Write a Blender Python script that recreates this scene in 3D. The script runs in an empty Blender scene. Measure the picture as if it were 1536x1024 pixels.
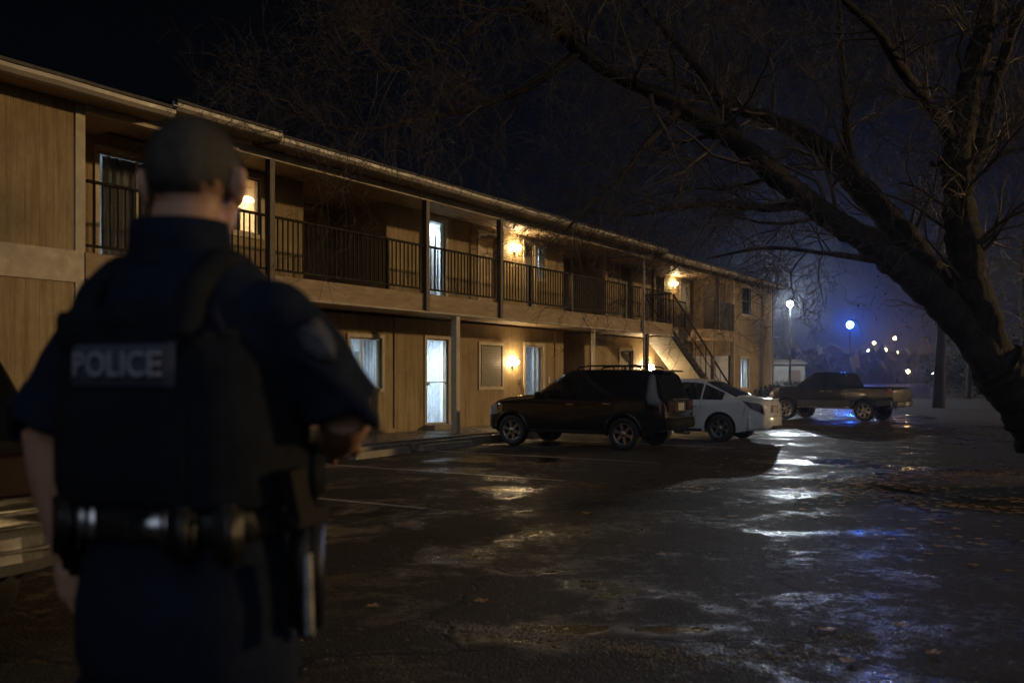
import bpy, bmesh, math, random
from mathutils import Vector, Matrix
random.seed(7)
S = bpy.context.scene
C = S.collection
R = math.radians
PI = math.pi

# ------------------------------------------------------------------ helpers
class MB:
    def __init__(s): s.v=[]; s.f=[]; s.sm=[]
    def add(s, vs, fs, smooth=False):
        o=len(s.v); s.v += [tuple(p) for p in vs]
        for f in fs: s.f.append([i+o for i in f]); s.sm.append(smooth)
    def box(s, x0,x1,y0,y1,z0,z1):
        s.add([(x0,y0,z0),(x1,y0,z0),(x1,y1,z0),(x0,y1,z0),(x0,y0,z1),(x1,y0,z1),(x1,y1,z1),(x0,y1,z1)],
              [(0,3,2,1),(4,5,6,7),(0,1,5,4),(1,2,6,5),(2,3,7,6),(3,0,4,7)])
    def bbox(s, x0,x1,y0,y1,z0,z1,b=.01):
        # box with chamfered vertical/horizontal edges
        bm=bmesh.new()
        m=Matrix.Translation(((x0+x1)/2,(y0+y1)/2,(z0+z1)/2))@Matrix.Diagonal((x1-x0,y1-y0,z1-z0,1))
        bmesh.ops.create_cube(bm,size=1,matrix=m)
        bmesh.ops.bevel(bm,geom=bm.edges[:],offset=b,segments=2,affect='EDGES',profile=.5)
        s.bm(bm)
    def bm(s,bm,smooth=False,mat=None):
        bm.verts.index_update()
        vs=[(mat@v.co if mat else v.co) for v in bm.verts]
        s.add(vs,[[v.index for v in f.verts] for f in bm.faces],smooth); bm.free()
    def quad(s,a,b,c,d): s.add([a,b,c,d],[(0,1,2,3)])
    def hexa(s, bot, top):
        s.add(list(bot)+list(top),[(0,3,2,1),(4,5,6,7),(0,1,5,4),(1,2,6,5),(2,3,7,6),(3,0,4,7)])
    def tube(s, pts, rad, n=8, cap=True, smooth=True):
        pts=[Vector(p) for p in pts]
        if not hasattr(rad,'__len__'): rad=[rad]*len(pts)
        rings=[]; up=None
        for i,p in enumerate(pts):
            d=(pts[min(i+1,len(pts)-1)]-pts[max(i-1,0)])
            if d.length<1e-9: d=Vector((0,0,1))
            d.normalize()
            if up is None:
                up=Vector((0,0,1)) if abs(d.z)<.9 else Vector((1,0,0))
            a=d.cross(up)
            if a.length<1e-6: a=d.orthogonal()
            a.normalize(); b=a.cross(d); up=b
            rings.append([p+rad[i]*(math.cos(2*PI*k/n)*a+math.sin(2*PI*k/n)*b) for k in range(n)])
        vs=[q for r in rings for q in r]; fs=[]
        for i in range(len(pts)-1):
            for k in range(n):
                fs.append((i*n+k,i*n+(k+1)%n,(i+1)*n+(k+1)%n,(i+1)*n+k))
        s.add(vs,fs,smooth)
        if cap:
            s.add(rings[0],[tuple(range(n))],False); s.add(rings[-1],[tuple(reversed(range(n)))],False)
    def loft(s, rings, cap=True, smooth=True):
        n=len(rings[0]); vs=[q for r in rings for q in r]; fs=[]
        for i in range(len(rings)-1):
            for k in range(n): fs.append((i*n+k,i*n+(k+1)%n,(i+1)*n+(k+1)%n,(i+1)*n+k))
        if cap: fs.append(tuple(reversed(range(n)))); fs.append(tuple(range((len(rings)-1)*n,len(rings)*n)))
        s.add(vs,fs,smooth)
    def lathe(s, prof, axis='z', n=24, origin=(0,0,0), smooth=True):
        ox,oy,oz=origin; rings=[]
        for r,h in prof:
            ring=[]
            for k in range(n):
                a=2*PI*k/n; c,sn=r*math.cos(a),r*math.sin(a)
                ring.append((ox+c,oy+sn,oz+h) if axis=='z' else ((ox+c,oy+h,oz+sn) if axis=='y' else (ox+h,oy+c,oz+sn)))
            rings.append(ring)
        s.loft(rings,False,smooth)
    def ico(s, c, r, sub=2, sc=(1,1,1), smooth=True):
        bm=bmesh.new(); bmesh.ops.create_icosphere(bm,subdivisions=sub,radius=1)
        s.bm(bm,smooth,Matrix.Translation(c)@Matrix.Diagonal((r*sc[0],r*sc[1],r*sc[2],1)))
    def build(s,name,mat,parent=None,loc=(0,0,0),rot=(0,0,0),fix=True):
        me=bpy.data.meshes.new(name); me.from_pydata(s.v,[],s.f)
        for p,q in zip(me.polygons,s.sm): p.use_smooth=q
        if fix:
            bm=bmesh.new(); bm.from_mesh(me); bmesh.ops.recalc_face_normals(bm,faces=bm.faces[:]); bm.to_mesh(me); bm.free()
        me.update()
        if mat: me.materials.append(mat)
        o=bpy.data.objects.new(name,me); C.objects.link(o); o.location=loc; o.rotation_euler=rot
        if parent: o.parent=parent
        return o

def tag(o,label=None,cat=None,group=None,kind=None):
    if label: o['label']=label
    if cat: o['category']=cat
    if group: o['group']=group
    if kind: o['kind']=kind
    return o
def thing(name,label,cat,loc=(0,0,0),rz=0,group=None):
    o=bpy.data.objects.new(name,None); C.objects.link(o); o.location=loc; o.rotation_euler=(0,0,rz)
    o.empty_display_size=.2
    return tag(o,label,cat,group)
def bake(o, mods):
    """apply modifiers added by mods(o)"""
    mods(o)
    dg=bpy.context.evaluated_depsgraph_get(); dg.update()
    me=bpy.data.meshes.new_from_object(o.evaluated_get(dg))
    o.modifiers.clear(); old=o.data; o.data=me; bpy.data.meshes.remove(old)
    return o
def copy_tree(o,parent=None):
    c=o.copy(); C.objects.link(c); c.parent=parent
    for ch in [q for q in bpy.data.objects if q.parent==o]: copy_tree(ch,c)
    return c
def lerp(a,b,t): return a+(b-a)*t
def sstep(a,b,x):
    t=max(0,min(1,(x-a)/(b-a))); return t*t*(3-2*t)
def table(tab,x,smooth=False):
    if x<=tab[0][0]: return tab[0][1]
    for (a,va),(b,vb) in zip(tab,tab[1:]):
        if x<=b:
            t=(x-a)/(b-a) if b>a else 1
            if smooth: t=t*t*(3-2*t)
            return va+(vb-va)*t
    return tab[-1][1]

# ------------------------------------------------------------------ materials
class NT:
    def __init__(s,m):
        s.m=m; m.use_nodes=True; s.t=m.node_tree; s.t.nodes.clear()
    def n(s,ty,ins=None,**kw):
        nd=s.t.nodes.new(ty)
        for k,v in kw.items(): setattr(nd,k,v)
        for k,v in (ins or {}).items():
            if isinstance(v,bpy.types.NodeSocket): s.t.links.new(v,nd.inputs[k])
            else: nd.inputs[k].default_value=v
        return nd
    def ramp(s,fac,stops,interp='LINEAR'):
        r=s.n('ShaderNodeValToRGB',{'Fac':fac}); cr=r.color_ramp; cr.interpolation=interp
        while len(cr.elements)<len(stops): cr.elements.new(.5)
        for e,(p,c) in zip(cr.elements,stops):
            e.position=p; e.color=(c,c,c,1) if not hasattr(c,'__len__') else tuple(c)+(1,)
        return r.outputs['Color']
    def noise(s,co,scale,detail=4,rough=.6,dist=0):
        return s.n('ShaderNodeTexNoise',{'Vector':co,'Scale':scale,'Detail':detail,'Roughness':rough,'Distortion':dist}).outputs['Fac']
    def math(s,op,a,b=0,c=None):
        nd=s.n('ShaderNodeMath',operation=op)
        for i,v in enumerate((a,b,c)):
            if v is None: continue
            if isinstance(v,bpy.types.NodeSocket): s.t.links.new(v,nd.inputs[i])
            else: nd.inputs[i].default_value=v
        return nd.outputs[0]
    def mix(s,f,a,b):
        nd=s.n('ShaderNodeMix',data_type='RGBA')
        for i,v in ((0,f),(6,a),(7,b)):
            if isinstance(v,bpy.types.NodeSocket): s.t.links.new(v,nd.inputs[i])
            else: nd.inputs[i].default_value=v if i==0 else (tuple(v)+(1,))[:4]
        return nd.outputs[2]
    def scale(s,co,sc,rot=(0,0,0)):
        return s.n('ShaderNodeMapping',{'Vector':co,'Scale':sc,'Rotation':rot}).outputs[0]
    def out(s,sh): s.n('ShaderNodeOutputMaterial',{'Surface':sh})

def mat(name,col,rough=.6,metal=0,var=.25,nscale=6,bump=0,bscale=60,spec=.5,coat=0,stretch=(1,1,1),rvar=.12,emis=None,estr=0):
    m=bpy.data.materials.new(name); t=NT(m)
    co=t.n('ShaderNodeTexCoord').outputs['Object']; co=t.scale(co,stretch)
    f=t.noise(co,nscale,6,.65)
    c0=tuple(max(0,x*(1-var)) for x in col); c1=tuple(min(1,x*(1+var)) for x in col)
    colr=t.ramp(f,[(.3,c0),(.7,c1)])
    rg=t.ramp(t.noise(co,nscale*2.3,4),[(.3,max(.02,rough-rvar)),(.7,min(1,rough+rvar))])
    ins={'Base Color':colr,'Roughness':rg,'Metallic':metal,'Specular IOR Level':spec,'Coat Weight':coat,'Coat Roughness':.04}
    if bump:
        h=t.noise(co,bscale,5,.6)
        ins['Normal']=t.n('ShaderNodeBump',{'Height':h,'Strength':bump,'Distance':.01}).outputs[0]
    p=t.n('ShaderNodeBsdfPrincipled',ins)
    if emis: p.inputs['Emission Color'].default_value=tuple(emis)+(1,); p.inputs['Emission Strength'].default_value=estr
    t.out(p.outputs[0]); return m
def emit(name,col,strength):
    m=bpy.data.materials.new(name); t=NT(m)
    e=t.n('ShaderNodeEmission',{'Color':tuple(col)+(1,),'Strength':strength}); t.out(e.outputs[0]); return m

def glass(name,tint=(.9,.95,1),rough=.03,tr=.92):
    m=bpy.data.materials.new(name); t=NT(m)
    co=t.n('ShaderNodeTexCoord').outputs['Object']
    nz=t.noise(co,3,3); bp=t.n('ShaderNodeBump',{'Height':nz,'Strength':.05,'Distance':.02}).outputs[0]
    fc=t.n('ShaderNodeLayerWeight',{'Blend':.5,'Normal':bp}).outputs['Facing']
    fr=t.math('MULTIPLY_ADD',t.math('POWER',fc,5),.9,.04)
    dirt=t.ramp(t.noise(co,9,6,.7),[(.45,0),(.8,.12)])
    a=t.n('ShaderNodeBsdfTransparent',{'Color':tuple(x*tr for x in tint)+(1,)}).outputs[0]
    b=t.n('ShaderNodeBsdfGlossy',{'Roughness':rough,'Normal':bp}).outputs[0]
    d=t.n('ShaderNodeBsdfDiffuse',{'Color':(.35,.34,.32,1)}).outputs[0]
    x=t.n('ShaderNodeMixShader',{0:fr,1:a,2:b}).outputs[0]
    y=t.n('ShaderNodeMixShader',{0:dirt,1:x,2:d}).outputs[0]
    t.out(y); return m

def siding():
    m=bpy.data.materials.new('painted_siding'); t=NT(m)
    co=t.n('ShaderNodeTexCoord').outputs['Object']
    big=t.noise(co,.9,8,.75); st=t.noise(t.scale(co,(7,7,.5)),1.6,6,.7)
    fine=t.noise(t.scale(co,(14,14,1.2)),5,6,.7)
    c=t.ramp(big,[(.3,(.28,.20,.10)),(.68,(.52,.395,.215))])
    c=t.mix(t.ramp(st,[(.46,0),(.70,.7)]),c,(.17,.115,.055))
    c=t.mix(t.ramp(fine,[(.35,.40),(.7,0)]),c,(.24,.165,.08))
    spots=t.noise(co,22,5,.7); c=t.mix(t.ramp(spots,[(.68,0),(.76,.45)]),c,(.10,.07,.04))
    xs=t.n('ShaderNodeSeparateXYZ',{0:co})
    ax=t.math('ADD',xs.outputs[0],xs.outputs[1])
    g=t.math('FRACT',t.math('MULTIPLY',ax,1/.2032)); 
    gv=t.ramp(g,[(0,0),(.06,1),(.94,1),(1,0)])
    h=t.math('ADD',t.math('MULTIPLY',gv,.7),t.math('MULTIPLY',fine,.25))
    c=t.mix(t.math('MULTIPLY',t.math('SUBTRACT',1,gv),.12),c,(.12,.08,.04))
    bp=t.n('ShaderNodeBump',{'Height':h,'Strength':.4,'Distance':.010}).outputs[0]
    p=t.n('ShaderNodeBsdfPrincipled',{'Base Color':c,'Roughness':t.ramp(st,[(.3,.55),(.7,.8)]),'Normal':bp,'Specular IOR Level':.3})
    t.out(p.outputs[0]); return m

def asphalt():
    m=bpy.data.materials.new('wet_asphalt'); t=NT(m)
    co=t.n('ShaderNodeTexCoord').outputs['Object']
    big=t.noise(co,.22,5,.6,.6); mid=t.noise(t.scale(co,(1,1,1)),.9,6,.65,.4)
    grit=t.noise(co,52,5,.8); grit2=t.noise(co,30,4,.75); lump=t.noise(co,3.2,5,.65)
    vor=t.n('ShaderNodeTexVoronoi',{'Vector':co,'Scale':62.0}).outputs['Distance']
    low=None
    for (bx,by,rx,ry) in ((.1,16.6,2.2,1.1),(-.1,12.4,1.1,.45),(-2.9,15.8,1.2,.5),(5.0,16.6,1.7,.9),(3.5,11.6,1.1,.6),(2.7,9.0,.9,.35),(6.5,24,2.5,1.2),(.9,5.3,.8,.2)):
        d=t.n('ShaderNodeVectorMath',{0:t.n('ShaderNodeVectorMath',{0:co,1:(bx,by,0)},operation='SUBTRACT').outputs[0],1:(1/rx,1/ry,0)},operation='MULTIPLY').outputs[0]
        v=t.math('SUBTRACT',1,t.n('ShaderNodeVectorMath',{0:d},operation='LENGTH').outputs[1])
        low=v if low is None else t.math('MAXIMUM',low,v)
    low=t.math('MULTIPLY',t.math('MAXIMUM',low,0),.14)
    puddle=t.ramp(t.math('ADD',low,t.math('ADD',t.math('MULTIPLY',big,.50),t.math('MULTIPLY',mid,.50))),[(.515,0),(.60,1)])
    c=t.ramp(grit,[(.33,(.012,.0115,.011)),(.56,(.058,.055,.050)),(.72,(.16,.15,.135))])
    c=t.mix(t.ramp(lump,[(.4,0),(.7,.5)]),c,(.03,.027,.024))
    c=t.mix(t.ramp(t.noise(co,.5,5,.6,1),[(.5,0),(.68,.5)]),c,(.052,.036,.022))
    c=t.mix(t.math('MULTIPLY',puddle,.75),c,(.012,.011,.010))
    # crack network
    cv=t.n('ShaderNodeTexVoronoi',{'Vector':t.n('ShaderNodeVectorMath',{0:co,1:t.n('ShaderNodeTexNoise',{'Vector':co,'Scale':1.2,'Detail':5.0}).outputs['Color']},operation='ADD').outputs[0],'Scale':.33},feature='DISTANCE_TO_EDGE').outputs['Distance']
    crack=t.ramp(cv,[(0,1),(.012,0)])
    c=t.mix(t.math('MULTIPLY',crack,.7),c,(.008,.007,.006))
    wetp=t.ramp(t.math('ADD',t.math('MULTIPLY',mid,.5),t.math('MULTIPLY',t.noise(co,6.5,6,.72,.8),.5)),[(.505,0),(.61,1)])
    rough=t.mix(puddle,t.mix(wetp,(.64,.64,.64),(.22,.22,.22)),(.07,.07,.07))
    dryh=t.math('ADD',t.math('MULTIPLY',grit2,1.0),t.math('MULTIPLY',vor,.9))
    wav=t.math('ADD',t.math('MULTIPLY',t.noise(co,5,3,.5),.22),t.math('MULTIPLY',grit2,.10))
    h=t.math('ADD',t.math('MULTIPLY',dryh,t.math('SUBTRACT',1,t.math('MULTIPLY',puddle,.9))),t.math('ADD',t.math('MULTIPLY',lump,.5),wav))
    h=t.math('SUBTRACT',h,t.math('MULTIPLY',crack,.9))
    bp=t.n('ShaderNodeBump',{'Height':h,'Strength':1.0,'Distance':.0125}).outputs[0]
    sp=t.math('ADD',.16,t.math('ADD',t.math('MULTIPLY',wetp,.08),t.math('MULTIPLY',puddle,.25)))
    p=t.n('ShaderNodeBsdfPrincipled',{'Base Color':c,'Roughness':rough,'Normal':bp,'Specular IOR Level':sp})
    t.out(p.outputs[0]); return m

def bark():
    m=bpy.data.materials.new('bark'); t=NT(m)
    co=t.n('ShaderNodeTexCoord').outputs['Object']
    f=t.noise(t.scale(co,(1,1,.45)),16,7,.7,.6); g=t.noise(co,2.2,4)
    c=t.ramp(f,[(.32,(.008,.006,.004)),(.55,(.034,.022,.014)),(.75,(.075,.05,.032))])
    c=t.mix(t.ramp(g,[(.45,0),(.7,.5)]),c,(.05,.042,.03))
    bp=t.n('ShaderNodeBump',{'Height':f,'Strength':1.0,'Distance':.05}).outputs[0]
    p=t.n('ShaderNodeBsdfPrincipled',{'Base Color':c,'Roughness':.75,'Normal':bp,'Specular IOR Level':.3}); t.out(p.outputs[0]); return m

M={}
M['siding']=siding(); M['asphalt']=asphalt(); M['bark']=bark()
M['twig']=mat('twig_bark',(.085,.06,.042),.6,var=.4)
M['trim']=mat('aged_cream_trim',(.50,.42,.30),.55,var=.22,nscale=3,bump=.2,bscale=30)
M['band']=mat('brown_painted_band',(.30,.20,.11),.6,var=.3,nscale=2.2,bump=.2,bscale=30,stretch=(.6,1,3))
M['soffit']=mat('soffit_boards',(.42,.31,.19),.6,var=.25,nscale=2,stretch=(1,5,1),bump=.2)
M['gutter']=mat('aged_gutter',(.46,.40,.32),.42,var=.25,nscale=2,rvar=.1)
M['shingle']=mat('roof_shingles',(.10,.085,.07),.85,var=.4,nscale=9,bump=.6,bscale=25)
M['post']=mat('dark_stained_post',(.05,.029,.016),.5,var=.3,bump=.3,stretch=(6,6,.6))
M['rail']=mat('dark_brown_rail',(.011,.008,.006),.6,spec=.12,var=.3)
M['door']=mat('tan_door_paint',(.44,.31,.16),.5,var=.12,nscale=3)
M['doordark']=mat('brown_door_paint',(.07,.042,.024),.5,var=.2)
M['shutter']=mat('grey_shutter',(.22,.19,.16),.6,var=.2,stretch=(1,1,5))
M['pane']=glass('window_glass'); M['darkglass']=mat('dark_window_glass',(.006,.008,.011),.08,var=.3,rvar=.04,bump=.04,bscale=3)
def cloth(name,col,tl):
    m=bpy.data.materials.new(name); t=NT(m); co=t.scale(t.n('ShaderNodeTexCoord').outputs['Object'],(9,9,.4))
    c=t.ramp(t.noise(co,3,4),[(.3,tuple(x*.8 for x in col)),(.7,col)])
    a=t.n('ShaderNodeBsdfDiffuse',{'Color':c}).outputs[0]; b=t.n('ShaderNodeBsdfTranslucent',{'Color':c}).outputs[0]
    t.out(t.n('ShaderNodeMixShader',{0:tl,1:a,2:b}).outputs[0]); return m
M['frost']=cloth('curtain_fabric',(.62,.64,.66),.6)
M['roomwall']=mat('room_paint',(.62,.63,.62),.8,var=.08)
M['roomwarm']=mat('room_paint_warm',(.60,.48,.32),.8,var=.1)
M['furn']=mat('room_furniture',(.16,.12,.10),.7)
M['conc']=mat('wet_concrete',(.17,.145,.115),.35,var=.35,nscale=2.5,bump=.35,bscale=40,rvar=.2)
M['kerb']=mat('worn_kerb_concrete',(.24,.205,.16),.55,var=.35,nscale=4,bump=.4)
M['paint']=mat('worn_line_paint',(.34,.33,.30),.35,var=.5,nscale=14)
M['stairboard']=mat('stair_soffit_boards',(.70,.63,.52),.6,var=.15,nscale=2,stretch=(6,.4,6))
M['metal']=mat('brushed_metal',(.5,.5,.5),.3,1,var=.15)
M['chrome']=mat('chrome',(.62,.62,.62),.13,1,var=.1)
M['rim']=mat('alloy_rim',(.42,.41,.39),.32,1,var=.12)
M['tyre']=mat('tyre_rubber',(.018,.017,.016),.7,var=.3,bump=.3)
M['black']=mat('black_car_paint',(.006,.006,.007),.14,bump=.05,bscale=140,var=.3,coat=.6,nscale=2,rvar=.06)
M['charcoal']=mat('charcoal_car_paint',(.008,.009,.011),.22,bump=.05,bscale=140,var=.25,coat=.2,nscale=2,rvar=.06)
M['white']=mat('silver_white_car_paint',(.74,.73,.71),.24,bump=.05,bscale=140,var=.10,coat=.6,nscale=2,rvar=.06)
M['plastic']=mat('black_plastic',(.010,.010,.011),.62,spec=.22,var=.3)
M['lens']=mat('amber_red_lens',(.045,.008,.006),.12,var=.4,nscale=30,coat=.6)
M['amber']=mat('amber_lens',(.42,.16,.03),.15,var=.4,nscale=30,coat=.6)
M['clear']=mat('clear_lens',(.30,.29,.27),.10,var=.4,nscale=40,coat=.8)
M['plate']=mat('licence_plate',(.45,.44,.42),.4,var=.12)
M['autoglass']=glass('car_glass',(.20,.23,.25),.02,.8)
M['interior']=mat('car_interior',(.05,.045,.04),.8)
M['skin']=mat('skin',(.46,.265,.18),.5,var=.14,nscale=12,bump=.15,bscale=90)
M['hair']=mat('short_cropped_hair',(.052,.047,.044),.6,var=.4,nscale=60,bump=.5,bscale=240)
M['shirt']=mat('navy_uniform_cloth',(.010,.016,.034),.85,spec=.15,var=.25,nscale=9,bump=1,bscale=13)
M['vest']=mat('dark_vest_nylon',(.009,.012,.020),.8,spec=.2,var=.25,nscale=14,bump=.5,bscale=220)
M['trouser']=mat('navy_trouser_cloth',(.009,.014,.030),.85,spec=.15,var=.25,nscale=7,bump=1,bscale=10)
M['letter']=mat('grey_reflective_letters',(.30,.325,.39),.5,var=.1)
M['panelcloth']=mat('name_panel_cloth',(.055,.066,.10),.8,var=.2)
M['leather']=mat('black_leather',(.010,.010,.011),.42,var=.3,bump=.3,bscale=90)
M['shiny']=mat('polished_steel',(.55,.58,.62),.28,1,var=.2)
M['patch']=mat('sleeve_patch',(.014,.024,.045),.7,var=.4,nscale=40)
M['polegrey']=mat('dark_painted_pole',(.012,.012,.013),.75)
M['hill']=mat('distant_scrub',(.022,.026,.022),.95,var=.5,nscale=.2)
M['grass']=mat('dead_lawn',(.026,.019,.010),.9,var=.5,nscale=5,bump=.8,bscale=30)
M['smoke']=mat('smoked_lens',(.020,.009,.007),.12,var=.5,nscale=60,coat=.6)
M['greytrim']=mat('grey_body_trim',(.07,.068,.064),.4,var=.2)
M['bumper']=mat('matt_black_bumper',(.008,.008,.008),.8,spec=.08)
M['silver']=mat('silver_bumper_paint',(.13,.125,.115),.25,var=.1,coat=.5)
M['leaf']=mat('fallen_leaf',(.42,.24,.10),.5,var=.6,nscale=3)
M['foliage']=mat('dark_foliage',(.03,.033,.018),.7,var=.5,nscale=12)
M['brownleaf']=mat('clinging_brown_leaf',(.13,.06,.022),.7,var=.5,nscale=8)
M['shed']=mat('pale_shed_wall',(.13,.12,.105),.7,var=.25,nscale=1.5)
M['screen']=mat('dark_screen_cloth',(.016,.017,.014),.8,var=.4,nscale=4)
M['box']=mat('grey_metal_cabinet',(.30,.29,.27),.5,var=.2)
WARM=(1,.70,.36)
M['globe']=emit('porch_globe',WARM,230)
M['lampwhite']=emit('street_lamp_glow',(.86,.94,1),3000)
M['lampblue']=emit('blue_lamp_glow',(.025,.14,1),1150)
M['lampfar']=emit('far_amber_glow',(1,.58,.22),160)
M['lampfarw']=emit('far_white_glow',(.8,.9,1),90)
M['roomcool']=emit('room_lamp_cool',(.72,.87,1),80)
M['roomwarmlamp']=emit('room_lamp_warm',(1,.72,.4),45)
# ------------------------------------------------------------------ ground
def gz(x,y): return .1*(1-sstep(3,9,y))
mb=MB()
xs=[-60,-30,-18]+[(-12+i*.6) for i in range(0,61)]+[32,45,80]
ys=[-30,-12,-4]+[(-1+i*.6) for i in range(0,42)]+[27,32,40,52,70]
nx=len(xs)
mb.add([(x,y,gz(x,y)) for y in ys for x in xs],[(j*nx+i,j*nx+i+1,(j+1)*nx+i+1,(j+1)*nx+i) for j in range(len(ys)-1) for i in range(nx-1)],True)
tag(mb.build('parking_lot',M['asphalt']),kind='structure')
mb=MB(); mb.add([(-300,-80,-.35),(320,-80,-.35),(320,450,-.35),(-300,450,-.35)],[(0,1,2,3)])
tag(mb.build('ground',M['hill']),kind='structure')
# far concrete yard beyond the lot, lit by the street lamp
mb=MB(); mb.add([(-20,70,-.02),(140,70,-.02),(160,105,.5),(-20,105,.5)],[(0,1,2,3)])
tag(mb.build('far_yard',M['conc']),kind='structure')
# lawn on the right
def lawn(name,poly,z,h=.05):
    m=MB(); n=len(poly)
    m.add([(x,y,z-.02) for x,y in poly]+[(x*.96+sum(p[0] for p in poly)/n*.04,y*.96+sum(p[1] for p in poly)/n*.04,z+h) for x,y in poly]+[(sum(p[0] for p in poly)/n,sum(p[1] for p in poly)/n,z+h*2.2)],
          [(i,(i+1)%n,n+(i+1)%n,n+i) for i in range(n)]+[(n+i,n+(i+1)%n,2*n) for i in range(n)],True)
    return tag(m.build(name,M['grass']),kind='structure')
lawn('lawn',[(15.5,34),(13.6,30.5),(17,25.5),(40,22),(60,40),(60,66),(24,66),(19,50)],0.02,.05)
pts=[]
for k in range(40):
    a=2*PI*k/40; r=1+.10*math.sin(3*a+1)+.06*math.sin(7*a)
    pts.append((7.5+2.75*r*math.cos(a),12.2+2.0*r*math.sin(a)))
lawn('tree_bed',pts,0.015,.012)

# ------------------------------------------------------------------ hills far off
mb=MB(); rng=random.Random(3); N=120
top=[];bot=[]
for i in range(N+1):
    x=-130+i*3.6; y=330+18*math.sin(i*.11)
    h=13+4*math.sin(i*.13+1)+2.5*math.sin(i*.37)+1.2*math.sin(i*1.3)+rng.uniform(-.5,.9)
    top.append((x,y,h)); bot.append((x,y-60,-.4))
back=[(x,y+80,-.4) for x,y,h in top]
for i in range(N):
    mb.add([bot[i],bot[i+1],top[i+1],top[i],back[i+1],back[i]],[(0,1,2,3),(3,2,4,5)],False)
tag(mb.build('hills',M['hill']),kind='structure')

# ------------------------------------------------------------------ the apartment building
RB=math.atan2(.846,.533)
OX,OY=-1.269,21.4
def bw(t,y,z=0):
    """building-local (along, into, up) to world"""
    return Vector((OX+.533*t-.846*y, OY+.846*t+.533*y, z))
B=thing('apartment_building','long two storey tan apartment building with railed upper walkway, lit doors and outside stairs','building',(OX,OY,0),RB)

def wallmesh(mb,axis,p0,p1,z0,z1,pos,th,holes):
    """wall panel with openings. axis 'x': runs along x at y=pos (front) .. pos+th. axis 'y': runs along y at x=pos..pos+th"""
    us=sorted({p0,p1,*[h[0] for h in holes],*[h[1] for h in holes]}); zs=sorted({z0,z1,*[h[2] for h in holes],*[h[3] for h in holes]})
    us=[u for u in us if p0<=u<=p1]; zs=[z for z in zs if z0<=z<=z1]
    def P(u,d,z): return (u,pos+d,z) if axis=='x' else (pos+d,u,z)
    def op(i,j):
        if i<0 or j<0 or i>=len(us)-1 or j>=len(zs)-1: return True
        u=(us[i]+us[i+1])/2; z=(zs[j]+zs[j+1])/2
        return any(h[0]<u<h[1] and h[2]<z<h[3] for h in holes)
    for i in range(len(us)-1):
        for j in range(len(zs)-1):
            if op(i,j): continue
            a,b,c,d=us[i],us[i+1],zs[j],zs[j+1]
            mb.quad(P(a,0,c),P(b,0,c),P(b,0,d),P(a,0,d)); mb.quad(P(a,th,c),P(a,th,d),P(b,th,d),P(b,th,c))
            if op(i-1,j): mb.quad(P(a,0,c),P(a,0,d),P(a,th,d),P(a,th,c))
            if op(i+1,j): mb.quad(P(b,0,c),P(b,th,c),P(b,th,d),P(b,0,d))
            if op(i,j-1): mb.quad(P(a,0,c),P(a,th,c),P(b,th,c),P(b,0,c))
            if op(i,j+1): mb.quad(P(a,0,d),P(b,0,d),P(b,th,d),P(a,th,d))
W1,W2=1.4,1.7
ZF,ZC,ZS,ZE=.2,2.87,3.3,5.5     # walk, slab underside, slab top, soffit
T0,T1=-19.0,24.2
# openings (t0,t1,z0,z1)
OP={'u1':(-8.1,-6.5,3.34,5.2),'u2':(-5.5,-4.63,4.25,5.33),'u4':(.7,1.47,3.34,5.36),'u5':(5.28,5.83,3.34,5.30),'u5w':(5.9,6.42,4.35,5.32),
    'upanel':(2.97,3.8,3.34,5.28),
    'g1':(-2.07,-.99,1.22,2.36),'gd':(.68,1.58,.32,2.42),'gs':(3.01,4.07,1.22,2.33),'gw':(5.3,6.32,.32,2.38)}
OP2={'ud':(12.15,13.1,3.34,5.38),'ud2':(15.2,16.0,3.34,5.3),'uw':(17.7,18.6,4.1,5.3),'gsm':(12.15,13.2,1.6,2.42)}
OPB={'bu':(20.1,21.25,4.06,5.2),'bg':(19.95,20.98,1.0,2.24)}
mb=MB()
L1=[OP[k] for k in ('u1','u2','u4','u5','u5w','upanel')]; G1=[OP[k] for k in ('g1','gd','gs','gw')]
wallmesh(mb,'x',-9.29,-3.46,ZS-.02,ZE,W1,.16,[OP['u1'],OP['u2']])
wallmesh(mb,'x',-.81,7.55,ZS-.02,ZE,W1,.16,[OP[k] for k in('u4','u5','u5w','upanel')])
wallmesh(mb,'x',-9.29,7.55,ZF-.1,ZC,W1,.16,G1)
wallmesh(mb,'x',8.94,10.41,ZF-.1,ZC,W1,.16,[])
wallmesh(mb,'x',10.41,19.1,ZS-.02,ZE,W2,.16,[OP2[k] for k in('ud','ud2','uw')])
wallmesh(mb,'x',10.41,19.1,ZF-.1,ZC,W2,.16,[OP2['gsm']])
B1=mb
# recess (upper left with the tan door), recess upper right, recess lower right
DOORREC=(-2.05,-1.26,3.34,5.32)
wallmesh(mb,'x',-3.46+.0,-.81,ZS-.02,ZE,2.9,.16,[DOORREC])
mb.box(-3.62,-3.46,1.56,3.06,ZS-.02,ZE); mb.box(-.81,-.65,1.56,3.06,ZS-.02,ZE)
mb.box(7.55,10.41,2.9,3.06,ZS-.02,ZE); mb.box(7.39,7.55,1.56,3.06,ZS-.02,ZE); mb.box(10.41,10.57,1.4,3.06,ZS-.02,ZE)
mb.box(7.55,8.94,2.9,3.06,ZF-.1,ZC); mb.box(7.39,7.55,1.56,3.06,ZF-.1,ZC); mb.box(8.94,9.1,1.56,3.06,ZF-.1,ZC)
mb.box(10.41,10.57,1.4,1.698,ZF-.1,ZC)
mb.build('wall',M['siding'],B)
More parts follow.
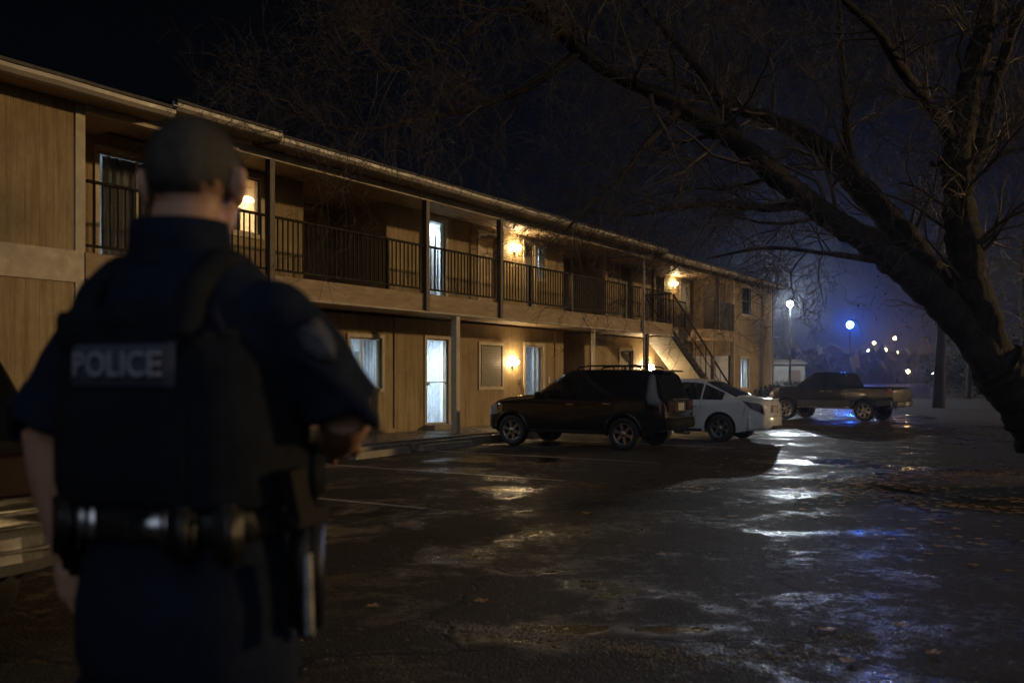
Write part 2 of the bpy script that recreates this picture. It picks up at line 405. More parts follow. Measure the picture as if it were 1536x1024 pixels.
# left wing
mb=MB(); mb.box(T0,-9.29,0,.16,0,ZC-.02); mb.box(T0,-9.29,.0,.16,ZS,ZE+.05); mb.box(-9.45,-9.29,.16,1.4,0,ZE); mb.box(T0-.16,T0,0,9.9,0,ZE)
mb.box(T0-.16,T1,9.9,10.06,0,ZE)
mb.build('wing_wall',M['siding'],B)
mb=MB(); mb.box(T0,-9.29,-.025,.16,ZC-.02,ZS); mb.box(-9.42,-9.27,-.02,0,ZS,ZE-.02); mb.box(-9.42,-9.27,-.02,0,.1,ZC-.02); mb.build('wing_trim',M['trim'],B)
# end bay
SWIN=(.75,1.15,1.45,2.25); SDOOR=(.0,.0,0,0)
mb=MB(); wallmesh(mb,'x',19.1,T1,0,ZE+.05,0,.16,[OPB['bu'],OPB['bg']])
wallmesh(mb,'y',.16,1.86,0,ZE,19.1,.16,[SWIN]); mb.box(T1-.16,T1,.16,9.9,0,ZE)
mb.build('bay_wall',M['siding'],B)
mb=MB(); mb.add([(T1-.13,-.02,0),(T1+.02,-.02,0),(T1+.02,.14,0),(T1+.001,.14,0),(T1+.001,-.001,0),(T1-.13,-.001,0)]+[(T1-.13,-.02,ZE),(T1+.02,-.02,ZE),(T1+.02,.14,ZE),(T1+.001,.14,ZE),(T1+.001,-.001,ZE),(T1-.13,-.001,ZE)],[(k,(k+1)%6,6+(k+1)%6,6+k) for k in range(6)]+[tuple(range(6)),tuple(range(11,5,-1))])
mb.build('corner_board',M['trim'],B)
mb=MB(); mb.bbox(19.08,19.2,-.02,-.001,0,ZE,.003); mb.build('corner_board',M['trim'],B)
mb=MB(); mb.box(T0,T1,3.1,9.8,2.95,3.2); mb.build('floor_slab',M['roomwall'],B)
# inner back walls for rooms are built per room; keep the inside dark
mb=MB(); mb.box(T0,T1,4.6,4.7,.2,5.4); mb.build('inner_wall',M['roomwall'],B)

# balcony slab and fascia band
mb=MB(); mb.box(-9.29,12.7,.03,W2+.15,ZC+.06,ZS-.03); mb.box(12.7,19.1,1.08,W2+.15,ZC+.06,ZS-.03); mb.box(16.7,19.1,.03,1.08,ZC+.06,ZS-.03)
mb.box(-3.46,-.81,1.85,2.9,ZC+.06,ZS-.03); mb.box(7.55,10.41,1.85,2.9,ZC+.06,ZS-.03)
mb.build('balcony_slab',M['soffit'],B)
mb=MB(); mb.bbox(-9.27,12.72,-.03,.03,ZC,ZS,.006); mb.bbox(16.7,19.08,-.03,.03,ZC,ZS,.006); mb.bbox(12.68,16.7,1.02,1.08,ZC,ZS,.006); mb.box(12.66,12.72,.03,1.02,ZC,ZS); mb.box(16.7,16.76,.03,1.02,ZC,ZS)
mb.build('balcony_fascia',M['band'],B)
mb=MB(); mb.tube([(-9.25,-.05,ZC+.03),(12.7,-.05,ZC+.03)],.03,6); mb.build('drip_pipe',M['trim'],B)

# roof: soffit, fascia, gutter and shingle sheet in three slightly stepped runs
def roof_run(a,b,dz,dy):
    f=MB(); f.box(a,b,-.5+dy,3.2,ZE+dz,ZE+dz+.03); f.build('soffit',M['soffit'],B)
    g=MB()
    prof=[(-.50,.0),(-.56,.02),(-.60,.075),(-.60,.13),(-.585,.13),(-.585,.08),(-.55,.035),(-.50,.02)]
    n=len(prof); 
    NT_=max(2,int((b-a)/.6)); rr=random.Random(int(a*10))
    ring=[]
    for k in range(NT_+1):
        t=a+(b-a)*k/NT_; w=rr.uniform(-.008,.008)
        ring.append([(t,y+dy,ZE+dz-.03+z+w) for y,z in prof])
    g.loft(ring,True,False); g.box(a+.003,b-.003,-.499+dy,-.465+dy,ZE+dz+.032,ZE+dz+.15)
    g.build('gutter',M['gutter'],B)
    s=MB(); k=max(2,int((b-a)/.5)); ny=14
    vs=[];fs=[]
    for j in range(ny+1):
        y=-.59+dy+j*(5.9)/ny
        for i in range(k+1):
            t=a-.0+(b-a)*i/k
            vs.append((t,y,ZE+dz+.16+(y+.59-dy)*.17+rr.uniform(-.006,.006)))
    for j in range(ny):
        for i in range(k): q=j*(k+1)+i; fs.append((q,q+1,q+k+2,q+k+1))
    s.add(vs,fs); n0=len(vs)
    s.add([(x,y,z-.045) for x,y,z in vs],[tuple(reversed(f)) for f in fs])
    s.add([vs[i] for i in range(k+1)]+[(vs[i][0],vs[i][1],vs[i][2]-.045) for i in range(k+1)],[(i,i+1,k+2+i,k+1+i) for i in range(k)])
    s.build('roof',M['shingle'],B)
    ss=MB(); ss.add([(a,5.3+dy,ZE+dz+.16+5.9*.17),(b,5.3+dy,ZE+dz+.16+5.9*.17),(b,10.6,ZE+dz+.1),(a,10.6,ZE+dz+.1)],[(0,1,2,3)]); ss.build('roof',M['shingle'],B)
roof_run(T0-.4,-8.15,-.06,.0)
roof_run(-8.15,-6.0,.045,-.05)
roof_run(-6.0,11.0,.0,.0)
roof_run(11.0,T1+.75,-.07,.18)
# header beam on the posts
mb=MB(); mb.bbox(-9.27,19.08,-.06,.09,5.33,5.485,.006); mb.build('header_beam',M['trim'],B)

# posts
def post(t,z0,z1,w=.11,m='post',y=0.0):
    q=MB(); q.bbox(t-w/2,t+w/2,y-w/2-.036,y+w/2-.036,z0,z1,.008); q.build('post',M[m],B)
for t in (-5.72,-1.2,1.77,): post(t,ZC+.05,5.33,.125)
for t in (5.4,8.9): post(t,ZS,4.36,.09)
post(13.6,ZS-.1,5.33,.10,'post',1.12); post(17.2,ZS,5.33,.12); 
post(-.02,.02,ZC-.002,.15,'trim',.05); post(10.62,.02,ZC-.002,.13,'post',.05); post(-8.9,.02,ZC-.002,.15,'trim',.05); post(6.9,.02,ZC-.002,.1,'trim',.08); post(16.75,.02,ZC-.002,.13,'post',.05); post(19.0,.02,ZC-.002,.1,'post',.05)
# downpipes
mb=MB(); mb.tube([(10.18,-.40,5.50),(10.18,-.36,5.40),(10.18,-.11,5.26),(10.18,-.09,5.1),(10.18,-.09,.12)],.04,8)
for z in (4.6,3.1,1.6): mb.box(10.12,10.24,-.14,-.035,z,z+.04)
mb.build('downpipe',M['gutter'],B)
mb=MB(); mb.tube([(T1+.06,-.30,5.42),(T1+.06,-.1,5.25),(T1+.06,-.06,5.1),(T1+.06,-.06,.1)],.04,8); mb.build('downpipe',M['gutter'],B)

# railings
def railing(a,b,step=.125,y=-.02,pick=None):
    if pick: step=pick
    r=MB(); zt=4.36
    r.bbox(a,b,y-.03,y+.03,zt-.045,zt,.008); r.box(a,b,y-.018,y+.018,ZS+.08,ZS+.12)
    n=int((b-a)/step)
    for k in range(1,n):
        t=a+(b-a)*k/n
        r.box(t-.011,t+.011,y-.011,y+.011,ZS+.12,zt-.045)
    return r.build('railing',M['rail'],B)
railing(-9.25,-5.79); railing(-5.65,-2.5); railing(-2.46,-1.27); railing(-1.13,1.70); railing(1.84,3.2); railing(3.24,5.35); railing(5.45,8.85); railing(8.95,10.1); railing(10.25,12.6)
for t in (-2.48,3.22): post(t,ZS,4.37,.06,'rail',.016)
mb=MB()
for y in (.0,): pass
mb.box(12.62,12.66,-.02,1.0,4.3,4.36)
for k in range(8): mb.box(12.63,12.65,.06+k*.125,.08+k*.125,ZS,4.3)
mb.build('railing',M['rail'],B)
mb=MB(); mb.bbox(12.72,16.65,1.03,1.07,4.31,4.36,.006); mb.box(12.72,16.65,1.04,1.06,ZS+.08,ZS+.11)
for k in range(32): t=12.8+k*.122; mb.box(t-.01,t+.01,1.04,1.06,ZS+.1,4.31)
mb.build('railing',M['rail'],B)
mb=MB()
n=24
vs=[];fs=[]
for i in range(n+1):
    for j in range(7):
        t=16.8+2.26*i/n; z=ZS+.02+1.03*j/6
        vs.append((t,-.05+.02*math.sin(i*1.3)+.012*math.sin(j*2+i*.7),z))
for i in range(n):
    for j in range(6): q=i*7+j; fs.append((q,q+1,q+8,q+7))
mb.add(vs,fs,True); mb.add([(x,y+.02,z) for x,y,z in vs],fs,True); mb.box(16.76,19.08,-.045,-.005,4.335,4.38)
mb.build('privacy_screen',M['screen'],B)

# windows / doors ---------------------------------------------------
def frame_mesh(o,y,w=.085,proud=.03,depth=.10,bottom=True):
    a,b,c,d=o; f=MB()
    f.box(a-w,b+w,y-proud,y+.004,d,d+w); f.box(a-w,a,y-proud,y+.004,c-(w if bottom else 0),d); f.box(b,b+w,y-proud,y+.004,c-(w if bottom else 0),d)
    if bottom: f.box(a,b,y-proud,y+.004,c-w,c)
    i=.035
    f.box(a,a+i,y+.03,y+depth,c,d); f.box(b-i,b,y+.03,y+depth,c,d); f.box(a+i,b-i,y+.03,y+depth,d-i,d); f.box(a+i,b-i,y+.03,y+depth,c,c+i)
    return f
def room(o,y,lamp,wallm='roomwall',depth=2.2,parent=None,side=1,lz=None,lh=.25,extra=True,padl=1.0,padr=.75):
    a,b,c,d=o; x0,x1=a-padl,b+padr; z0=min(c,ZS if c>3 else ZF)-.0; z1=d+.08; y0,y1=y+.165,y+.165+depth
    q=MB()
    q.quad((x0,y1,z0),(x1,y1,z0),(x1,y1,z1),(x0,y1,z1)); q.quad((x0,y0,z0),(x0,y1,z0),(x0,y1,z1),(x0,y0,z1)); q.quad((x1,y0,z0),(x1,y1,z0),(x1,y1,z1),(x1,y0,z1))
    q.quad((x0,y0,z0),(x1,y0,z0),(x1,y1,z0),(x0,y1,z0)); q.quad((x0,y0,z1),(x1,y0,z1),(x1,y1,z1),(x0,y1,z1))
    r=q.build('room',M[wallm],parent or B)
    l=MB(); lx=(a+b)/2+side*.75; ly=y0+depth*.55
    if side<-1: lx,ly=x0+.3,y0+.25
    l.lathe([(0,0),(lh*.6,-.0),(lh,.03),(lh,.05),(0,.05)],n=16,origin=(lx,ly,z1-.12)); l.build('room_lamp',M[lamp],r)
    if extra:
        f=MB(); f.bbox(x0+.3,x0+1.1,y1-.5,y1-.05,z0+.01,z0+.9,.02); f.build('cabinet',M['furn'],r)
        if extra!='low':
            f=MB(); f.bbox(x0+.45,x0+.95,y1-.06,y1-.02,z0+1.1,z0+1.6,.01); f.build('picture',M['furn'],r)
            f=MB(); f.bbox(x1-.03,x1-.002,y0+.7,y0+1.55,z0+.01,z0+1.9,.008); f.build('inner_door',M['shutter'],r)
    return r
def curtain(parent,a,b,c,d,y,m='frost',waves=6):
    q=MB(); n=waves*6; vs=[];fs=[]
    for i in range(n+1):
        t=a+(b-a)*i/n
        for j in range(5): vs.append((t+.006*math.sin(j*1.7+i),y+.022*math.sin(i*2*PI/6)+.006*j*math.sin(i*.9),c+(d-c)*j/4))
    for i in range(n):
        for j in range(4): k=i*5+j; fs.append((k,k+1,k+6,k+5))
    q.add(vs,fs,True); return q.build('curtain',M[m],parent)
def window(key,o,y,glassm='pane',lamp=None,fm='trim',mull=(),tr=(),door=False,roomkw=None,cur=None):
    fr=frame_mesh(o,y,bottom=not door)
    a,b,c,d=o
    for x in mull: fr.box(x-.018,x+.018,y+.035,y+.09,c+.035,d-.035)
    for z in tr: fr.box(a+.035,b-.035,y+.04,y+.085,z-.014,z+.014)
    w=fr.build('door' if door else 'window',M[fm],B)
    p=MB(); p.box(a+.03,b-.03,y+.055,y+.065,c+.03,d-.03); p.build('pane',M[glassm],w)
    if lamp: room(o,y,lamp,parent=w if False else B,**(roomkw or {}))
    for cc in (cur or []): curtain(w,cc[0],cc[1],c+.04,d-.04,y+.13,*cc[2:])
    return w
def handle(parent,t,y,z):
    h=MB(); h.lathe([(0,-.06),(.022,-.055),(.028,-.04),(.016,-.02),(.014,0),(.03,.0),(.03,.01),(0,.01)],'y',12,(t,y,z)); h.build('handle',M['metal'],parent)
def solid_door(o,y,m='door',fm='trim',panels=True,hs=1):
    a,b,c,d=o
    w=frame_mesh(o,y,bottom=False); w=w.build('door',M[fm],B)
    l=MB(); l.bbox(a+.035,b-.035,y+.06,y+.1,c+.02,d-.035,.004)
    if panels:
        mw=(b-a-.07)/2
        for i in range(2):
            for z0,z1 in ((c+.15,c+.75),(c+.87,c+1.35),(c+1.47,d-.17)):
                x0=a+.035+i*mw+.07; l.bbox(x0,x0+mw-.14,y+.05,y+.062,z0,z1,.005)
    l.build('door_leaf',M[m],w); handle(w,(b-.12) if hs>0 else a+.12,y+.06,c+.98); return w
# upper floor
window('u1',OP['u1'],W1,'pane','roomcool',mull=(-7.35,),door=True,cur=[(-7.95,-6.55,'shutter',10)],roomkw=dict(side=-.9,padr=.7))
window('u2',OP['u2'],W1,'pane','roomwarmlamp',cur=[(-5.47,-5.0,'shutter',4)],roomkw=dict(wallm='roomwarm',side=.35,lh=.42,extra='low',padl=.2))
solid_door(DOORREC,2.9)
w=window('u4',OP['u4'],W1,'pane','roomcool',door=True,roomkw=dict(side=1,lh=.45)); 
solid_door(OP['upanel'],W1,'door')
solid_door(OP['u5'],W1,'shutter')
window('u5w',OP['u5w'],W1,'pane','roomcool',mull=(6.07,6.25),tr=(4.6,4.85,5.1),roomkw=dict(side=.5,lh=.35))
solid_door(OP2['ud'],W2,'doordark','door'); solid_door(OP2['ud2'],W2,'doordark','door')
window('uw',OP2['uw'],W2,'pane','roomwarmlamp',cur=[(18.1,18.57)],roomkw=dict(wallm='roomwarm',side=.3,padr=.42))
window('bu',OPB['bu'],0,'darkglass',tr=(4.63,))
# ground floor
window('g1',OP['g1'],W1,'pane','roomcool',mull=(-1.62,),cur=[(-1.46,-1.02,'frost',4),(-2.0,-1.75,'frost',3)],roomkw=dict(side=-.6,lh=.4))
w=window('gd',OP['gd'],W1,'pane','roomcool',door=True,tr=(1.35,),roomkw=dict(side=.2,lh=.6,padl=.7),cur=[(.72,1.45,'frost',5)]); handle(w,.78,W1+.03,1.3)
l=MB(); l.bbox(.6,1.7,W1-.32,W1+.02,.19,.315,.015); l.build('door_step',M['kerb'],B)
o=OP['gs']; f=frame_mesh(o,W1).build('window',M['trim'],B)
l=MB()
for k in range(20): l.hexa([(o[0]+.05,W1-.02,o[2]+.03+k*.053),(o[1]-.05,W1-.02,o[2]+.03+k*.053),(o[1]-.05,W1+.03,o[2]+.05+k*.053),(o[0]+.05,W1+.03,o[2]+.05+k*.053)],[(o[0]+.05,W1-.02,o[2]+.075+k*.053),(o[1]-.05,W1-.02,o[2]+.075+k*.053),(o[1]-.05,W1+.03,o[2]+.095+k*.053),(o[0]+.05,W1+.03,o[2]+.095+k*.053)])
l.box(o[0]+.03,o[1]-.03,W1+.05,W1+.06,o[2]+.02,o[3]-.02); l.build('shutter',M['shutter'],f)
w=window('gw',OP['gw'],W1,'pane','roomcool',door=True,mull=(5.98,),cur=[(5.34,5.9,'frost',5)],roomkw=dict(side=.8,lh=.2)); handle(w,5.4,W1+.03,1.3)
window('gsm',OP2['gsm'],W2,'darkglass')
window('bg',OPB['bg'],0,'pane','roomcool',mull=(20.45,),cur=[(20.0,20.4),(20.6,20.9)],roomkw=dict(side=.2,lh=.5))
# small lit window in the bay's side wall
f=MB(); f.box(19.07,19.104,SWIN[0]-.07,SWIN[0],SWIN[2]-.07,SWIN[3]+.07); f.box(19.07,19.104,SWIN[1],SWIN[1]+.07,SWIN[2]-.07,SWIN[3]+.07); f.box(19.07,19.104,SWIN[0],SWIN[1],SWIN[3],SWIN[3]+.07); f.box(19.07,19.104,SWIN[0],SWIN[1],SWIN[2]-.07,SWIN[2])
w=f.build('window',M['trim'],B); f=MB(); f.box(19.15,19.16,SWIN[0],SWIN[1],SWIN[2],SWIN[3]); f.build('pane',M['pane'],w)
f=MB(); f.bbox(19.065,19.098,.1,.62,.3,2.35,.01); w=f.build('door',M['doordark'],B)
# dark upper door on bay's side wall
f=MB(); f.bbox(19.065,19.098,.35,1.25,3.34,5.25,.01); w=f.build('door',M['doordark'],B); f=MB(); f.ico((19.04,.45,4.3),.03,2); f.build('handle',M['metal'],w)
# meter boxes, conduit, and other wall clutter
mb=MB(); mb.bbox(4.93,5.03,W1-.05,W1-.002,1.28,1.42,.006); mb.build('mail_box',M['furn'],B)
mb=MB(); mb.bbox(6.6,6.68,W1-.03,W1-.002,1.3,1.5,.006); mb.build('house_number_plate',M['roomwall'],B)
mb=MB(); mb.tube([(-.55,W1-.02,.3),(-.55,W1-.02,2.86)],.015,6); mb.tube([(2.55,W1-.02,3.3),(2.55,W1-.02,5.48)],.015,6); mb.tube([(7.0,W1-.02,.25),(7.0,W1-.02,2.86)],.018,6); mb.build('conduit',M['band'],B)
mb=MB(); mb.bbox(T1+.03,T1+.42,.15,.5,2.85,3.25,.015); mb.build('meter_cabinet',M['box'],B)
mb=MB(); mb.tube([(18.9,-.03,2.78),(20.0,-.03,2.70),(21.6,-.03,2.74),(23.0,-.03,2.95),(23.9,-.03,3.2)],.014,6); mb.build('wall_cable',M['band'],B)

# staircase
ST=thing('staircase',None,None); ST.parent=B; ST.name='staircase'
a0,z0=12.75,3.24; run=.347; rise=.182; nst=17
def sz(t): return z0-(t-a0)*rise/run
t_end=a0+nst*run
for y in (.0,1.0):
    q=MB(); q.hexa([(a0,y,sz(a0)-.36),(t_end-.2,y,sz(t_end-.2)-.30),(t_end-.2,y+.05,sz(t_end-.2)-.30),(a0,y+.05,sz(a0)-.36)],[(a0,y,sz(a0)-.06),(t_end,y,sz(t_end)+.02),(t_end,y+.05,sz(t_end)+.02),(a0,y+.05,sz(a0)-.06)])
    q.build('stringer',M['rail'],ST)
q=MB()
for k in range(int((t_end-a0)/.14)):
    t=a0+k*.14; q.hexa([(t,.052,sz(t)-.385),(t+.134,.052,sz(t+.134)-.385),(t+.134,.998,sz(t+.134)-.385),(t,.998,sz(t)-.385)],[(t,.052,sz(t)-.365),(t+.134,.052,sz(t+.134)-.365),(t+.134,.998,sz(t+.134)-.365),(t,.998,sz(t)-.365)])
q.build('soffit_boards',M['stairboard'],ST)
for k in range(nst):
    t=a0+k*run; q=MB(); q.bbox(t,t+.30,-.03,1.07,sz(t)-rise-.045+.06,sz(t)-rise+.06,.006); q.build('tread',M['conc'],ST)
q=MB(); H=1.02
q.tube([(a0+.05,-.02,sz(a0)+H+.05),(t_end-.1,-.02,sz(t_end)+H)],.035,8); q.tube([(a0+.05,1.05,sz(a0)+H+.05),(t_end-.1,1.05,sz(t_end)+H)],.03,8)
q.tube([(a0+.05,-.02,sz(a0)+.55),(t_end-.1,-.02,sz(t_end)+.55)],.018,6)
for k in range(12):
    t=a0+.05+k*(t_end-a0-.15)/11
    r_=.025 if k in(0,6,11) else .011
    q.tube([(t,-.02,sz(t)-.05),(t,-.02,sz(t)+H)],r_,6)
q.build('handrail',M['rail'],ST)

# walk and kerb
mb=MB()
n=44
for k in range(n):
    t=T0+(T1+2-T0)*k/n; mb.box(t+.004,t+(T1+2-T0)/n-.004,-.55,3.2,-.1,ZF-.002*(k%3))
w=mb.build('walkway',M['conc'],None,(OX,OY,0),(0,0,RB)); tag(w,kind='structure')
mb=MB()
for k in range(22):
    t=T0+(T1+2-T0)*k/22; mb.bbox(t+.005,t+(T1+2-T0)/22-.005,-.73,-.555,-.1,.165+random.uniform(-.01,.01),.025)
w=mb.build('kerb',M['kerb'],None,(OX,OY,0),(0,0,RB)); tag(w,kind='structure')
# stall lines
mb=MB()
for t in (-9.0,-5.7,-2.4,1.55,4.9,8.3,11.7):
    pts=[(t-.05,-6.0),(t+.05,-6.0),(t+.05,-.9),(t-.05,-.9)]
    mb.add([(x,y,gz(0,bw(x,y).y)+.004) for x,y in pts],[(0,1,2,3)])
w=mb.build('painted_markings',M['paint'],None,(OX,OY,0),(0,0,RB)); tag(w,kind='structure')

# wheel stops
def wheel_stop(t,y,label,rz=0):
    p=bw(t,y); o=MB(); 
    o.hexa([(-.85,-.09,0),(.85,-.09,0),(.85,.09,0),(-.85,.09,0)],[(-.80,-.055,.12),(.80,-.055,.12),(.80,.055,.12),(-.80,.055,.12)])
    q=o.build('wheel_stop',M['kerb'],None,(p.x,p.y,gz(0,p.y)),(0,0,RB+rz))
    return tag(q,label,'wheel stop',group='concrete wheel stops at the kerb')
wheel_stop(-3.9,-1.05,'worn concrete wheel stop nearest the officer, beside his right elbow',.05)
wheel_stop(-1.75,-1.0,'worn concrete wheel stop in front of the black car parked by the porch post',-.04)

# wall lamps
def wall_lamp(t,y,z,label,n=2,axis='x',sc=1):
    p=bw(t,y,z); L=thing('wall_lamp',label,'wall lamp',p,RB if axis=='x' else RB-PI/2,'porch lamps on the building walls')
    q=MB(); q.lathe([(0,0),(.07,0),(.075,-.012),(.05,-.03),(0,-.035)],'y',16)
    for k in range(n):
        x=(k-(n-1)/2)*.19*sc; q.tube([(0,-.025,0),(x*.6,-.08,-.02),(x,-.11,0),(x,-.11,.04)],.010,6); q.lathe([(.03,.035),(.035,.05),(.03,.06)],'z',10,(x,-.11,0))
    q.build('bracket',M['metal'],L)
    for k in range(n):
        x=(k-(n-1)/2)*.19*sc; g=MB(); g.ico((x,-.11,.115*1),.062*sc,2,(1,1,1.1)); g.build('globe',M['globe'],L)
    return L
wall_lamp(4.72,W1-.002,4.98,'lit twin globe wall lamp on the upper walkway beside the grey door',2)
wall_lamp(4.6,W1-.002,1.78,'lit twin globe wall lamp at ground level beside the shuttered window',2)
wall_lamp(16.95,W2-.002,5.02,'lit wall lamp on the far upper walkway above the stairs',2,sc=.8)
wall_lamp(14.4,W2-.002,1.70,'lit wall lamp under the outside stairs, behind the black car roof',2,sc=1.9)
# ------------------------------------------------------------------ vehicles
def catmull(p0,p1,p2,p3,t):
    return [.5*(2*b+(c-a)*t+(2*a-5*b+4*c-d)*t*t+(-a+3*b-3*c+d)*t**3) for a,b,c,d in zip(p0,p1,p2,p3)]
class Body:
    def __init__(s,T): s.T=T
    def ctrl(s,x):
        T=s.T; z0=table(T['z0'],x); zt=table(T['zt'],x); zb=min(table(T['zb'],x),zt-.01); w=table(T['w'],x); wt=min(table(T['wt'],x),w)
        zm=lerp(z0,zb,.55)
        return [(0,z0),(.84*w,z0),(.965*w,z0+.06),(w,zm),(w*.975,zb),(wt,max(zb+.35*(zt-zb),zt-T.get('rr',.06))),(wt*.80,zt-.010),(0,zt)]
    def P(s,x,q,side=1,off=0):
        c=s.ctrl(x); i=min(int(q),6); t=q-i
        g=lambda k:c[max(0,min(7,k))]
        y,z=catmull(g(i-1) if i>0 else (-c[1][0],c[1][1]),g(i),g(i+1),g(i+2) if i<6 else (-c[6][0],c[6][1]),t)
        if off:
            e=.02
            a=Vector(s.P(x+e,q,side)); b=Vector(s.P(x-e,q,side)); u=Vector(s.P(x,min(7,q+e),side)); v=Vector(s.P(x,max(0,q-e),side))
            n=(a-b).cross(u-v); n.normalize()
            if n.dot(Vector((0,y*side,z-.8)))<0: n=-n
            return (x+n.x*off,y*side+n.y*off,z+n.z*off)
        return (x,max(0,y)*side,z)
    def mesh(s,stations,qs):
        rings=[]
        for x in stations:
            half=[s.P(x,q) for q in qs]
            rings.append(half+[(p[0],-p[1],p[2]) for p in reversed(half[1:-1])])
        m=MB(); m.loft(rings,True,True); return m
    def patch(s,x0,x1,q0,q1,side=1,off=.006,nx=8,nq=6,shape=None):
        m=MB(); vs=[];fs=[]
        for i in range(nx+1):
            for j in range(nq+1):
                a,b=i/nx,j/nq
                if shape: xx,qq=shape(a,b)
                else: xx,qq=lerp(x0,x1,a),lerp(q0,q1,b)
                vs.append(s.P(xx,qq,side,off))
        for i in range(nx):
            for j in range(nq): k=i*(nq+1)+j; fs.append((k,k+1,k+nq+2,k+nq+1))
        m.add(vs,fs,True); return m
    def line(s,pts,side=1,r=.004,off=.001):
        out=[]
        for (xa,qa),(xb,qb) in zip(pts,pts[1:]):
            for k in range(8): out.append(s.P(lerp(xa,xb,k/8),lerp(qa,qb,k/8),side,off))
        out.append(s.P(*pts[-1],side,off)); m=MB(); m.tube(out,r,5); return m
def make_wheel(parent,x,y,r,wd,side,spokes=6,rimr=.66):
    T=MB()
    prof=[(rimr*r,-wd/2+.01),(r*.93,-wd/2),(r*.985,-wd/2+.03),(r,-wd/2+.06),(r,wd/2-.06),(r*.985,wd/2-.03),(r*.93,wd/2),(rimr*r,wd/2-.01),(rimr*r*.97,wd/2-.04)]
    T.lathe([(a,h*side) for a,h in prof],'y',40)
    o=T.build('wheel',M['tyre'],parent,(x,y,r))
    f=wd/2*side
    q=MB(); q.lathe([(rimr*r*1.0,f-.012*side),(rimr*r*.93,f-.006*side),(rimr*r*.90,f-.05*side),(rimr*r*.88,-f*.6)],'y',40)
    for k in range(spokes):
        a=2*PI*k/spokes+.3; ca,sa=math.cos(a),math.sin(a); px,pz=-sa,ca
        def pt(rad,w,d): return (ca*rad+px*w,f-d*side,sa*rad+pz*w)
        w0,w1=.26*rimr*r,.15*rimr*r
        q.hexa([pt(.05,-w1,.05),pt(.05,w1,.05),pt(rimr*r*.93,w0*.75,.055),pt(rimr*r*.93,-w0*.75,.055)],[pt(.05,-w1*.9,.022),pt(.05,w1*.9,.022),pt(rimr*r*.93,w0*.55,.012),pt(rimr*r*.93,-w0*.55,.012)])
    q.lathe([(0,f-.012*side),(.045,f-.014*side),(.062,f-.03*side),(.062,f-.06*side)],'y',16)
    q.build('rim',M['rim'],o)
    b=MB(); b.lathe([(0,f-.075*side),(rimr*r*.9,f-.075*side)],'y',24); b.build('brake_disc',M['plastic'],o)
    return o
